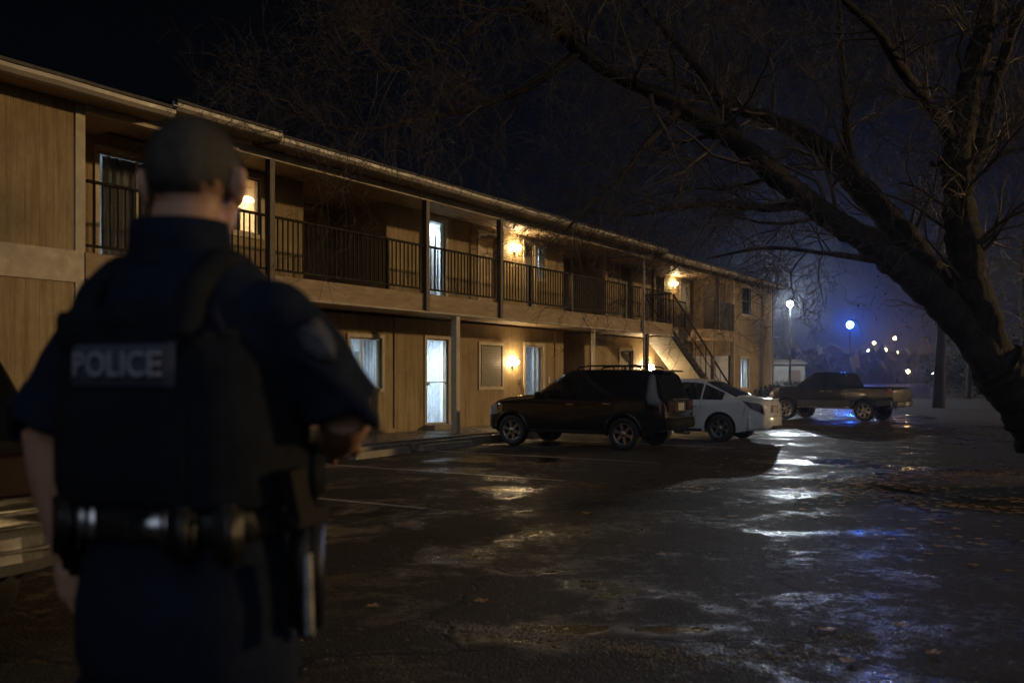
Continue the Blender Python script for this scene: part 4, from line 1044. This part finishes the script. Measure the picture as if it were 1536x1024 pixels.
# POLICE lettering, one mesh per letter
fc=bpy.data.curves.new('txt','FONT'); fo=bpy.data.objects.new('txt',fc); C.objects.link(fo)
fc.size=.065; fc.extrude=.0015; fc.offset=.0005; fc.space_character=1.0
fc.size=.058; glyphs=[]
for ch in 'POLICE':
    fc.body=ch; dg=bpy.context.evaluated_depsgraph_get(); dg.update()
    me=bpy.data.meshes.new_from_object(fo.evaluated_get(dg)); me.name='letter'
    xs_=[v.co.x for v in me.vertices]; glyphs.append((me,min(xs_),max(xs_)))
gap=.0062; tot=sum(g[2]-g[1] for g in glyphs)+gap*5; sc_=min(1,.184/tot); x=-tot*sc_/2+.005
for me,g0,g1 in glyphs:
    for v in me.vertices:
        p=backp(x+(v.co.x-g0)*sc_,1.401+v.co.y,.0185); v.co=(p.x,p.y-v.co.z-.0015,p.z)
    me.materials.clear(); me.materials.append(M['letter'])
    lo=bpy.data.objects.new('letter',me); C.objects.link(lo); lo.parent=npan
    x+=(g1-g0+gap)*sc_
bpy.data.objects.remove(fo); bpy.data.curves.remove(fc)
# --- trousers and boots
m=MB(); m.loft([ell(.188,.140,1.145),ell(.200,.150,1.06),ell(.205,.158,.98,0,-.01),ell(.20,.155,.88,0,-.01),ell(.17,.13,.82)])
for s_ in (1,-1):
    m.tube([(s_*.10,0,.92),(s_*.115,.0,.74),(s_*.125,.015,.52),(s_*.13,-.005,.30),(s_*.135,-.015,.07)],[.115,.105,.088,.082,.085],20)
    for k in range(6): m.tube([(s_*.05,-.13+.01*k,.95-.05*k),(s_*.17,-.10,.90-.07*k)],[.006,.016],6)
tr_=m.build('trousers',M['trouser'],P); remesh(tr_,.012,5,.5)
for s_ in (1,-1):
    q=MB(); q.loft([ell(.05,.115,.0,s_*.135,.05,24),ell(.052,.12,.03,s_*.135,.05,24),ell(.05,.11,.06,s_*.135,.045,24),ell(.048,.07,.10,s_*.135,.0,24),ell(.05,.055,.20,s_*.135,-.012,24)]); q.build('boot',M['leather'],P)
# --- duty belt with its gear
m=MB(); m.loft([ell(.203,.156,1.118,0,-.003,48),ell(.209,.162,1.123,0,-.003,48),ell(.209,.162,1.168,0,-.003,48),ell(.203,.156,1.173,0,-.003,48)],True)
bt=m.build('duty_belt',M['leather'],P)
def beltpt(a,off=0):
    e=2.3; c,s_=math.cos(a),math.sin(a); p=Vector(((.209)*math.copysign(abs(c)**(2/e),c),(.162)*math.copysign(abs(s_)**(2/e),s_)-.003,0)); n_=Vector((c/.209,s_/.162,0)).normalized(); return p+n_*off,n_
def gear(a,w,d,z0,z1,nm,mt,b=.012,dz=0):
    p,n_=beltpt(a,d/2); bm=bmesh.new(); bmesh.ops.create_cube(bm,size=1,matrix=Matrix.Diagonal((w,d,z1-z0,1))); bmesh.ops.bevel(bm,geom=bm.edges[:],offset=b,segments=3,affect='EDGES')
    rot=Matrix.Rotation(math.atan2(n_.y,n_.x)-PI/2,4,'Z'); q=MB(); q.bm(bm,True,Matrix.Translation((p.x,p.y,(z0+z1)/2))@rot); return q.build(nm,M[mt],bt)
gear(R(232),.058,.034,1.105,1.178,'cuff_case','leather'); gear(R(238),.075,.010,1.122,1.17,'belt_keeper','shiny',.004)
gear(R(252),.030,.010,1.118,1.172,'belt_keeper','shiny',.004); gear(R(281),.085,.009,1.125,1.168,'belt_plate','shiny',.004); gear(R(300),.05,.036,1.09,1.185,'magazine_pouch','leather'); gear(R(322),.05,.036,1.08,1.185,'magazine_pouch','leather')
gear(R(291),.022,.012,1.115,1.175,'belt_keeper','metal',.004)
gear(R(190),.060,.045,1.02,1.21,'radio','plastic',.014); gear(R(205),.050,.040,1.06,1.19,'torch_pouch','leather')
p,n_=beltpt(R(190),.02); q=MB(); q.tube([(p.x,p.y,1.2),(p.x,p.y,1.33)],[.007,.005],8); q.build('radio_aerial',M['plastic'],bt)
hol=gear(R(8),.062,.060,.93,1.15,'holster','leather',.018)
p,n_=beltpt(R(8),.04); q=MB(); q.hexa([(p.x-.014,p.y-.055,1.14),(p.x+.014,p.y-.055,1.14),(p.x+.014,p.y-.005,1.14),(p.x-.014,p.y-.005,1.14)],[(p.x-.013,p.y-.085,1.235),(p.x+.013,p.y-.085,1.235),(p.x+.013,p.y-.045,1.24),(p.x-.013,p.y-.045,1.24)]); q.bbox(p.x-.013,p.x+.013,p.y-.06,p.y+.04,1.13,1.165,.005); q.build('pistol_grip',M['plastic'],hol)
q=MB(); p,n_=beltpt(R(357),.062); q.tube([(p.x,p.y,1.09),(p.x+.004,p.y-.002,.95)],[.010,.012],8); q.build('holster_glint',M['shiny'],hol)  # steel strip shaped as the bluish glint running down the holster
gear(R(38),.06,.05,1.16,1.27,'vest_pouch','vest',.015)
# ------------------------------------------------------------------ trees
def at(px,py,Y): return Vector(((px-768)/1400*Y,Y,1.5-(py-564)/1400*Y))
def bez(pts,n=6):
    out=[]; P_=[pts[0]]+list(pts)+[pts[-1]]
    for i in range(1,len(P_)-2):
        for k in range(n): out.append(Vector(catmull(P_[i-1],P_[i],P_[i+1],P_[i+2],k/n)))
    out.append(Vector(pts[-1])); return out
from mathutils import noise as mnoise
trng=random.Random(21)
def rvec(r): return Vector((r.gauss(0,1),r.gauss(0,1),r.gauss(0,1)))
def grow(mb,p,d,L,r,lev,rg,droop=0.0,leaves=None):
    n=5 if lev<2 else 4
    pts=[p.copy()]; q=p.copy(); dd=d.normalized()
    for k in range(n):
        dd=(dd+rvec(rg)*.20+Vector((0,0,-droop))).normalized(); q=q+dd*(L/n); pts.append(q.copy())
    rad=[max(.0016,r*(1-.8*k/n)) for k in range(n+1)]
    mb.tube(pts,rad,5 if lev==0 else 3,False,True)
    if leaves is not None and lev>=2 and rg.random()<.5: leaves.append(pts[-1])
    if lev<3:
        cnt=(7,5,3)[lev]
        for k in range(cnt):
            i=rg.randint(1,n); a=pts[i]; base=(pts[i]-pts[i-1]).normalized()
            side=base.cross(rvec(rg)).normalized()
            grow(mb,a,(base*.75+side*rg.uniform(.5,1.0)+Vector((0,0,rg.uniform(-.1,.25)))),L*rg.uniform(.42,.68),max(.002,rad[i]*.55),lev+1,rg,droop,leaves)
def limb_obj(root,name,pts,ws,mbt,rg,dens,L0,droop=.02,up=.2,skip=.2,n=12):
    """a limb along points (vector, width in metres); twigs are added to mbt"""
    P_=bez(pts,16); k=len(P_)-1
    rad=[]
    for i in range(k+1):
        u=i/k*(len(ws)-1); j=min(int(u),len(ws)-2); rad.append(lerp(ws[j],ws[j+1],u-j)/2*(1+.05*math.sin(i*1.9)+.04*math.sin(i*.83+2)))
    # roughen
    q=MB(); q.tube(P_,rad,n+10,True,True)
    nv=n+10
    for vi in range(min(len(q.v),nv*len(P_))):
        i=vi//nv; c_=P_[i]; v=Vector(q.v[vi]); d_=v-c_
        a_=vi%nv
        f_=mnoise.noise(Vector((v.x*5,v.y*5,v.z*5)))*.16+mnoise.noise(Vector((v.x*1.7+9,v.y*1.7,v.z*1.7)))*.16+abs(mnoise.noise(Vector((a_*1.1,i*.10,3.3))))*-.10
        q.v[vi]=tuple(c_+d_*(1+f_))
    if rad[0]>.12 and name=='limb':
        for _ in range(2):
            i=rg.randint(k//3,k-2); sd_=(P_[i+1]-P_[i]).normalized().cross(rvec(rg)).normalized(); q.tube([P_[i]+sd_*rad[i]*.6,P_[i]+sd_*rad[i]*1.25,P_[i]+sd_*rad[i]*1.7+Vector((0,0,.03))],[rad[i]*.34,rad[i]*.24,rad[i]*.17],8)
    o=q.build(name,M['bark'],root)
    tot=sum((P_[i+1]-P_[i]).length for i in range(k)); cnt=int(tot*dens)
    for c in range(cnt):
        i=min(k-1,max(1,int(lerp(skip,1,rg.random())*k))); base=(P_[i+1]-P_[i]).normalized()
        side=base.cross(rvec(rg)).normalized()
        d=base*.55+side*rg.uniform(.6,1.1)+Vector((0,0,up*rg.uniform(-.3,1.2)))
        grow(mbt,P_[i]+side*rad[i]*.8,d,L0*rg.uniform(.55,1.25),min(.028,max(.005,rad[i]*.30)),0,rg,droop)
    return o
TR=thing('bare_tree','huge bare tree at right whose thick limbs arch over the yard towards the building','tree',(0,0,0))
tw=MB()
def W(*a): return [.86*w/1400*y for w,y in a]
def px(*a): return [at(*q) for q in a]
limb_obj(TR,'trunk',[Vector((7.55,11.9,-.1)),Vector((7.42,11.85,.5)),at(1590,660,11.8),at(1538,595,11.7),at(1495,545,11.6)],[1.3,.98,.85,.76,.66],tw,trng,0,1,n=20)
limb_obj(TR,'limb',px((1500,560,11.6),(1420,462,11.5),(1330,382,11.3),(1250,332,11.1),(1180,277,10.8),(1100,211,10.5),(1000,150,10.1),(900,98,9.7),(830,40,9.4),(770,-30,9.0),(690,-120,8.6)),W((72,11.6),(58,11.5),(52,11.3),(46,11),(42,10.8),(36,10.5),(30,10.1),(25,9.7),(22,9.4),(17,9),(10,8.6)),tw,trng,5.0,1.35,skip=.3)
limb_obj(TR,'limb',px((1520,590,11.7),(1455,480,11.9),(1385,392,12.1),(1292,282,12.3),(1225,215,12.4),(1160,180,12.5),(1090,158,12.6),(1010,118,12.7),(930,60,12.8)),W((80,11.7),(56,11.9),(52,12.1),(46,12.3),(34,12.4),(27,12.5),(20,12.6),(13,12.7),(6,12.8)),tw,trng,4.4,1.4,skip=.25)
limb_obj(TR,'limb',px((1282,272,12.3),(1272,215,12.35),(1268,150,12.4),(1262,80,12.5),(1258,-20,12.6)),W((24,12),(17,12),(14,12),(12,12),(8,12)),tw,trng,5,1.2,skip=.1)
limb_obj(TR,'limb',px((1505,575,11.7),(1472,470,11.5),(1447,380,11.4),(1438,300,11.3),(1437,225,11.2),(1452,130,11.1),(1478,40,11.0),(1492,-60,10.9)),W((70,11.7),(62,11.5),(56,11.4),(52,11.3),(50,11.2),(44,11.1),(36,11),(28,10.9)),tw,trng,4.5,1.3,skip=.2)
limb_obj(TR,'limb',px((1450,265,11.3),(1474,200,11.2),(1498,110,11.1),(1530,10,11.0)),W((30,11),(25,11),(20,11),(15,11)),tw,trng,5,1.2)
limb_obj(TR,'limb',px((1434,222,11.2),(1404,170,10.8),(1352,104,10.2),(1318,50,9.8),(1268,2,9.4),(1230,-40,9)),W((26,11),(22,10.8),(18,10.2),(15,9.8),(12,9.4),(8,9)),tw,trng,5,1.2)
limb_obj(TR,'limb',px((1450,262,11.4),(1484,222,11.8),(1512,190,12.1),(1545,160,12.4)),W((16,11),(12,11),(10,12),(6,12)),tw,trng,5,1.0)
limb_obj(TR,'limb',px((1205,305,11.0),(1150,312,10.8),(1090,306,10.6),(1020,310,10.4),(950,322,10.2),(900,318,10)),W((22,11),(16,10.8),(12,10.6),(9,10.4),(6,10.2),(3,10)),tw,trng,6,.85,droop=.05,up=-.1)
limb_obj(TR,'limb',px((1015,168,10.1),(968,218,9.8),(930,268,9.5),(885,306,9.2),(850,345,9)),W((16,10),(12,9.8),(9,9.5),(6,9.2),(3,9)),tw,trng,7,.8,droop=.06,up=-.1)
limb_obj(TR,'limb',px((870,78,9.6),(800,128,9.2),(720,160,8.8),(630,178,8.4),(530,195,8.0),(430,165,7.7)),W((15,9.6),(11,9.2),(9,8.8),(7,8.4),(5,8),(3,7.7)),tw,trng,6.5,.95,droop=.03)
limb_obj(TR,'limb',px((830,40,9.4),(760,14,9.0),(690,58,8.6),(630,96,8.3),(560,110,8)),W((13,9.4),(10,9),(8,8.6),(6,8.3),(3,8)),tw,trng,6.5,.95,droop=.03)
limb_obj(TR,'limb',px((1120,225,10.6),(1060,120,10.9),(1000,50,11.1),(940,-20,11.4)),W((18,10.6),(14,10.9),(11,11.1),(7,11.4)),tw,trng,5.5,1.2)
limb_obj(TR,'limb',px((1345,395,11.3),(1240,380,11.0),(1150,372,10.8),(1060,388,10.6)),W((14,11.3),(9,11),(6,10.8),(3,10.6)),tw,trng,5.5,.8,droop=.03,up=0)
tag(tw.build('twigs',M['twig'],TR,fix=False),kind='stuff')

def far_tree(name,label,x,y,h,r,seed,leafm=None,leafn=0,group=None,clumpz=None):
    t=thing(name,label,'tree',(x,y,0),0,group); rg=random.Random(seed); q=MB()
    pts=[Vector((0,0,-.3)),Vector((.05,0,h*.2)),Vector((.12,0,h*.45)),Vector((.0,.1,h*.75)),Vector((.2,0,h))]
    q.tube(bez(pts,5),[lerp(r,r*.18,k/20) for k in range(21)],10); q.build('trunk',M['bark'],t)
    tw=MB(); lv=[]
    for k in range(26):
        z=h*rg.uniform(.3,.98); a=rg.uniform(0,2*PI)
        grow(tw,Vector((.08,.03,z)),Vector((math.cos(a),math.sin(a),rg.uniform(.1,.8))),h*.28*rg.uniform(.6,1.1),r*.28,0,rg,.02,lv)
    tag(tw.build('crown',M['twig'],t,fix=False),kind=None)
    if leafm:
        lm=MB()
        for k in range(leafn):
            p=rg.choice(lv)+rvec(rg)*.18; a=rvec(rg).normalized()*.07; b=rvec(rg).normalized()*.05; lm.add([p-a,p+b,p+a,p-b],[(0,1,2,3)])
        lm.build('leaves',M[leafm],t,fix=False)
    return t
far_tree('leafy_tree','slender tree clinging to a few brown leaves, standing in the lawn behind the big limbs',(1408-768)/1400*42,42,9,.30,5,'brownleaf',800)
for i,(pxx,Y,h,lab) in enumerate(((1452,58,9,'small bare tree in the dark, nearest to the brown leaved tree'),(1482,66,10,'bare tree between the small bare tree and the pale post'),(1535,52,10,'bare tree at the right edge behind the great trunk'))):
    far_tree('bare_tree',lab,(pxx-768)/1400*Y,Y,h,.22,31+i,None,0,'bare trees beyond the lawn')
# leafy dark bushes
def bush(name,label,x,y,h,w,seed,nl=1800,group=None,mt='foliage'):
    t=thing(name,label,'bush',(x,y,0),0,group); rg=random.Random(seed); s_=MB(); lv=[]
    for k in range(16):
        a=rg.uniform(0,2*PI); grow(s_,Vector((rg.uniform(-.2,.2)*w,rg.uniform(-.2,.2)*w,0)),Vector((math.cos(a)*.7,math.sin(a)*.7,1.1)),h*.75,.015,1,rg,0,lv)
    s_.build('stems',M['twig'],t,fix=False); lm=MB()
    for k in range(nl):
        u=rvec(rg); u.normalize(); rad=rg.random()**.4*(1+.25*math.sin(3*u.x*4+seed)*math.cos(5*u.z))
        p=Vector((u.x*w/2*rad,u.y*w/2*rad,h*.52+u.z*h*.5*rad)); p.z=max(.02,p.z); a=rvec(rg).normalized()*.05*(h**.5); b=rvec(rg).normalized()*.035*(h**.5); lm.add([p-a,p+b,p+a,p-b],[(0,1,2,3)])
    lm.build('leaves',M[mt],t,fix=False); return t
p=bw(20.6,-1.15); bush('shrub','dark shrub against the bay wall, below the bright ground floor window',p.x,p.y,1.15,1.5,3,group='shrubs at the building corner')
p=bw(23.2,-1.05); bush('shrub','dark shrub at the building corner, behind the pickup truck bonnet',p.x,p.y,1.3,1.8,4,group='shrubs at the building corner')
for i,(pxx,Y,h,w,lab) in enumerate(((1440,62,3.2,5,'low dark bush beside the brown leaved tree'),(1475,60,3.8,6,'broad dark bush just left of the pale fence post'),(1545,48,3.6,5,'dark bush at the right edge beside the great trunk'))):
    bush('bush',lab,(pxx-768)/1400*Y,Y,h,w,60+i,2600,'dark bushes beyond the lawn')

# ------------------------------------------------------------------ lamps, far lights and small things
def lamp(name,label,px_,py_,Y,r,mt,ground=0,group=None,pole=.07,arm=0):
    p=at(px_,py_,Y); t=thing(name,label,'street lamp',(p.x,p.y,ground),0,group); h=p.z-ground
    q=MB(); q.tube([(arm,.0,0),(arm,0,.3),(arm,0,h-.1),(arm*.9,0,h+.05),(0,0,h+r*1.1+.03)],[pole*1.3,pole,pole*.8,pole*.7,pole*.6],10); q.build('pole',M['polegrey'],t)
    q=MB(); q.lathe([(0,r*1.7),(r*.7,r*1.6),(r*1.3,r*1.15),(r*1.35,r*1.0),(0,r*1.02)],'z',16,(0,0,h)); q.build('lamp_hood',M['polegrey'],t)
    q=MB(); q.ico((0,0,h),r,2); q.build('bulb',M[mt],t); return t
lamp('street_lamp','bright white street lamp on a pole beyond the end of the building',1185,456,60,.17,'lampwhite',-.02,arm=.0)
lamp('blue_lamp','intense blue lamp shining far off to the right of the white street lamp',1275,487,130,.46,'lampblue',-.3,pole=.06)
far=[(1342,507,300,.42,'lampfar','amber street lamp, highest of the far cluster of lights'),(1311,514,290,.36,'lampfar','amber street lamp at the left end of the far cluster'),(1303,526,285,.36,'lampfarw','white street lamp low at the left of the far cluster'),
     (1328,525,285,.42,'lampfar','amber street lamp in the middle of the far cluster'),(1345,529,280,.46,'lampfar','brightest amber street lamp at the right of the far cluster'),(1342,533,278,.3,'lampfar','dim amber street lamp just under the brightest far one'),(1346,538,276,.36,'lampfar','amber street lamp, lowest of the far cluster of lights'),
     (1362,557,200,.34,'lampfar','single amber street lamp at ground level right of the far cluster'),
     (1400,560,180,.2,'lampfarw','small pale lamp in front of the leafy tree trunk'),]
for a,b,Y,r,mt,lab in far:
    lamp('street_lamp',lab,a,b,Y,r,mt,-.3,'far street lamps on the hillside',pole=.06)
# shed under the lamp, with a lean roof and a door
x=(1180-768)/1400*66; SH=thing('shed','pale shed lit by the street lamp, beyond the building end and above the pickup bonnet','shed',(x,66,-.02),R(-8))
q=MB(); q.box(-1.25,1.25,0,2.2,0,2.35); q.build('wall',M['shed'],SH)
q=MB(); q.hexa([(-1.4,-.2,2.36),(1.4,-.2,2.36),(1.4,2.4,2.36),(-1.4,2.4,2.36)],[(-1.4,-.2,2.42),(1.4,-.2,2.42),(1.4,2.4,2.75),(-1.4,2.4,2.75)]); q.build('roof',M['shingle'],SH)
q=MB(); q.bbox(.1,.95,-.03,-.002,.02,1.95,.01); q.build('door',M['doordark'],SH)
# fence posts and gate on the right
for i,(pxx,Y,h,w,lab) in enumerate(((1497,44,1.35,.22,'grey weathered fence post right of the dark bush'),(1513,41,1.45,.46,'broad pale wooden fence post, right of the grey one'))):
    p=at(pxx,564,Y); t=thing('fence_post',lab,'fence post',(p.x,p.y,0),0,'old fence posts on the lawn'); q=MB(); q.hexa([(-w/2,-.1,-.1),(w/2,-.1,-.1),(w/2,.1,-.1),(-w/2,.1,-.1)],[(-w*.4,-.09,h),(w*.1,-.09,h*1.0),(w*.1,.09,h),(-w*.4,.09,h)]); q.build('post',M['shed'],t)
# far woods: one dark mass along the foot of the hills
wr_=random.Random(8); q=MB()
for k in range(520):
    x=wr_.uniform(-40,170); y=wr_.uniform(235,300); s_=wr_.uniform(1.5,4.2); z=max(-.3,13*(y-270)/60)
    bm=bmesh.new(); bmesh.ops.create_icosphere(bm,subdivisions=2,radius=1)
    for v in bm.verts: v.co=Vector((x,y,z+s_*.7))+Vector((v.co.x*s_,v.co.y*s_,v.co.z*s_*wr_.choice((.9,1.2,1.5))))*(1+wr_.uniform(-.28,.28))
    q.bm(bm)
tag(q.build('far_woods',M['foliage'],None,fix=False),'dark far woods along the foot of the hills','woods',None,'stuff')

# fallen leaves
lr=random.Random(5)
def leaf_shape(s_,rg):
    out=[]; n=14
    for k in range(n):
        a=2*PI*k/n; r=s_*(.55+.45*abs(math.cos(2.5*a)))*rg.uniform(.85,1.15); out.append(Vector((r*math.cos(a),r*math.sin(a)*.8,s_*.22*math.sin(a*2+rg.random())*rg.uniform(.2,1))))
    return out
def add_leaf(mb,x,y,z,s_,rg):
    o=leaf_shape(s_,rg); a=rg.uniform(0,2*PI); c,sn=math.cos(a),math.sin(a); n=len(o)
    vs=[(x+v.x*c-v.y*sn,y+v.x*sn+v.y*c,z+abs(v.z)+.004) for v in o]+[(x,y,z+s_*.16)]
    mb.add(vs,[(k,(k+1)%n,n) for k in range(n)])
q=MB()
for k in range(2600):
    u=lr.random()
    if u<.55:
        a=lr.uniform(0,2*PI); r=abs(lr.gauss(1.0,.16)); x=7.5+2.75*r*math.cos(a); y=12.2+2.0*r*math.sin(a); z=.045 if r<.95 else .006
    elif u<.8:
        x=lr.uniform(3.2,10.5); y=lr.uniform(6,17); z=.06 if ((x-7.5)/2.75)**2+((y-12.2)/2)**2<.9 else .004
    else:
        y=lr.uniform(17,45); x=y*lr.uniform(.33,.56); z=.03
    add_leaf(q,x,y,z+gz(x,y),lr.uniform(.03,.065),lr)
tag(q.build('leaf_litter',M['leaf'],None,fix=False),'wet brown leaves littering the ground around the great tree','leaf litter',None,'stuff')
for px_,py_ in ((720,902),(1350,938),(1240,945),(992,832),(1472,817),(1272,992),(1142,700),(1100,775),(560,910),(1400,980),(880,770),(1235,640)):
    Y=1400*1.5/(py_-564); 
    for _ in range(4): Y=1400*(1.5-gz(0,Y))/(py_-564)
    x=(px_-768)/1400*Y; q=MB(); add_leaf(q,0,0,0,.055 if Y<8 else .07,lr)
    o=q.build('fallen_leaf',M['leaf'],None,(x,Y,gz(x,Y)+.003),fix=False); tag(o,'single wet brown leaf lying on the open asphalt','leaf','single leaves on the asphalt')
# loose grit on the asphalt
q=MB(); gr=random.Random(12)
for k in range(3200):
    u=gr.random()
    if u<.4: t_=gr.random(); x=lerp(-.35,.85,t_)+gr.gauss(0,.10); y=lerp(5.4,4.75,t_)+gr.gauss(0,.05)
    elif u<.6: t_=gr.random(); x=lerp(.7,2.2,t_)+gr.gauss(0,.16); y=lerp(4.5,5.2,t_)+gr.gauss(0,.10)
    else: y=gr.uniform(4,14); x=y*gr.uniform(-.25,.5)
    s_=gr.uniform(.003,.010); z=gz(x,y)
    vs=[(x+s_*a*gr.uniform(.7,1.2),y+s_*b*gr.uniform(.7,1.2),z+s_*c*gr.uniform(.6,1)) for a,b,c in ((1,0,.2),(0,1,.2),(-1,0,.2),(0,-1,.2),(0,0,1))]
    q.add(vs,[(0,1,4),(1,2,4),(2,3,4),(3,0,4)])
tag(q.build('gravel',M['kerb'],None,fix=False),'loose wet grit scattered over the asphalt','grit',None,'stuff')

# ------------------------------------------------------------------ damp night air
q=MB(); q.box(-310,330,-90,460,-1.4,27)
hz=q.build('haze',None); hm=bpy.data.materials.new('haze_air'); t_=NT(hm)
v=t_.n('ShaderNodeVolumePrincipled',{'Color':(.9,.93,1,1),'Density':.00065,'Anisotropy':.85})
o_=t_.n('ShaderNodeOutputMaterial'); t_.t.links.new(v.outputs[0],o_.inputs['Volume']); hz.data.materials.append(hm); tag(hz,kind='stuff')
# ------------------------------------------------------------------ camera, light, render
cd=bpy.data.cameras.new('camera'); cam=bpy.data.objects.new('camera',cd); C.objects.link(cam)
cam.location=(0,0,1.5); cam.rotation_euler=(R(90),0,0); cd.lens=32.81; cd.sensor_width=36; cd.shift_y=.0339; cd.clip_end=3000; cd.clip_start=.05
cd.dof.use_dof=True; cd.dof.focus_distance=22; cd.dof.aperture_fstop=2.5
S.camera=cam
sl=bpy.data.lights.new('sun','SUN'); so=bpy.data.objects.new('sun',sl); C.objects.link(so)
sl.energy=.95; sl.angle=R(2.2); sl.color=(1,.65,.285)
SD=Vector((1,.16,.20)).normalized()     # towards the light
so.rotation_euler=SD.to_track_quat('Z','Y').to_euler(); so.location=(30,-9,15)
W=bpy.data.worlds.new('World'); S.world=W; W.use_nodes=True
t=NT(W) if False else None
wt=W.node_tree; wt.nodes.clear()
class WN(NT):
    def __init__(s,tr): s.t=tr
t=WN(wt)
gen=t.n('ShaderNodeTexCoord').outputs['Generated']
sx=t.n('ShaderNodeSeparateXYZ',{0:gen})
elev=t.math('MAXIMUM',sx.outputs[2],0)
# base night sky: near black overhead, deep blue low down to the front right where the town lies
base=t.ramp(elev,[(0,(.0026,.0046,.0100)),(.10,(.0014,.0025,.0052)),(.25,(.0007,.0011,.0022)),(.6,(.0006,.0006,.0009))])
town=t.n('ShaderNodeVectorMath',{0:gen,1:Vector((.36,.93,.02)).normalized()},operation='DOT_PRODUCT').outputs[1]
tg=t.ramp(town,[(.80,0),(.95,.35),(1,1)])
c=t.mix(1,base,base)
add=t.n('ShaderNodeMix',data_type='RGBA',blend_type='ADD'); add.inputs[0].default_value=1
t.t.links.new(base,add.inputs[6]); t.t.links.new(t.mix(tg,(0,0,0),(.0005,.0022,.008)),add.inputs[7])
# unseen sky glow added behind the camera to fill officer and lot
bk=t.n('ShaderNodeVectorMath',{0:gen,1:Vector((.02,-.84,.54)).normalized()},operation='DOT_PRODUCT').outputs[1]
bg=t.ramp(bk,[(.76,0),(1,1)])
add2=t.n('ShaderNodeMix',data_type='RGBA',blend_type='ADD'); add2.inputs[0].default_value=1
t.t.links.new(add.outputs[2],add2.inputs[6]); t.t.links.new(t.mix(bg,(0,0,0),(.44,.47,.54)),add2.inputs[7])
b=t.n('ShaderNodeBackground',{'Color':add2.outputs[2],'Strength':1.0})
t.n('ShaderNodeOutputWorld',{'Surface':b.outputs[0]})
S.view_settings.view_transform='Standard'; S.view_settings.look='None'; S.view_settings.exposure=0; S.view_settings.gamma=1
S.render.engine='CYCLES'
cy=S.cycles; cy.use_denoising=True; cy.max_bounces=6; cy.diffuse_bounces=3; cy.glossy_bounces=3; cy.transmission_bounces=4; cy.transparent_max_bounces=10; cy.volume_bounces=0
cy.sample_clamp_indirect=2.0; cy.sample_clamp_direct=0; cy.use_light_tree=True; cy.caustics_reflective=False; cy.caustics_refractive=False
try: cy.denoiser='OPENIMAGEDENOISE'
except Exception: pass
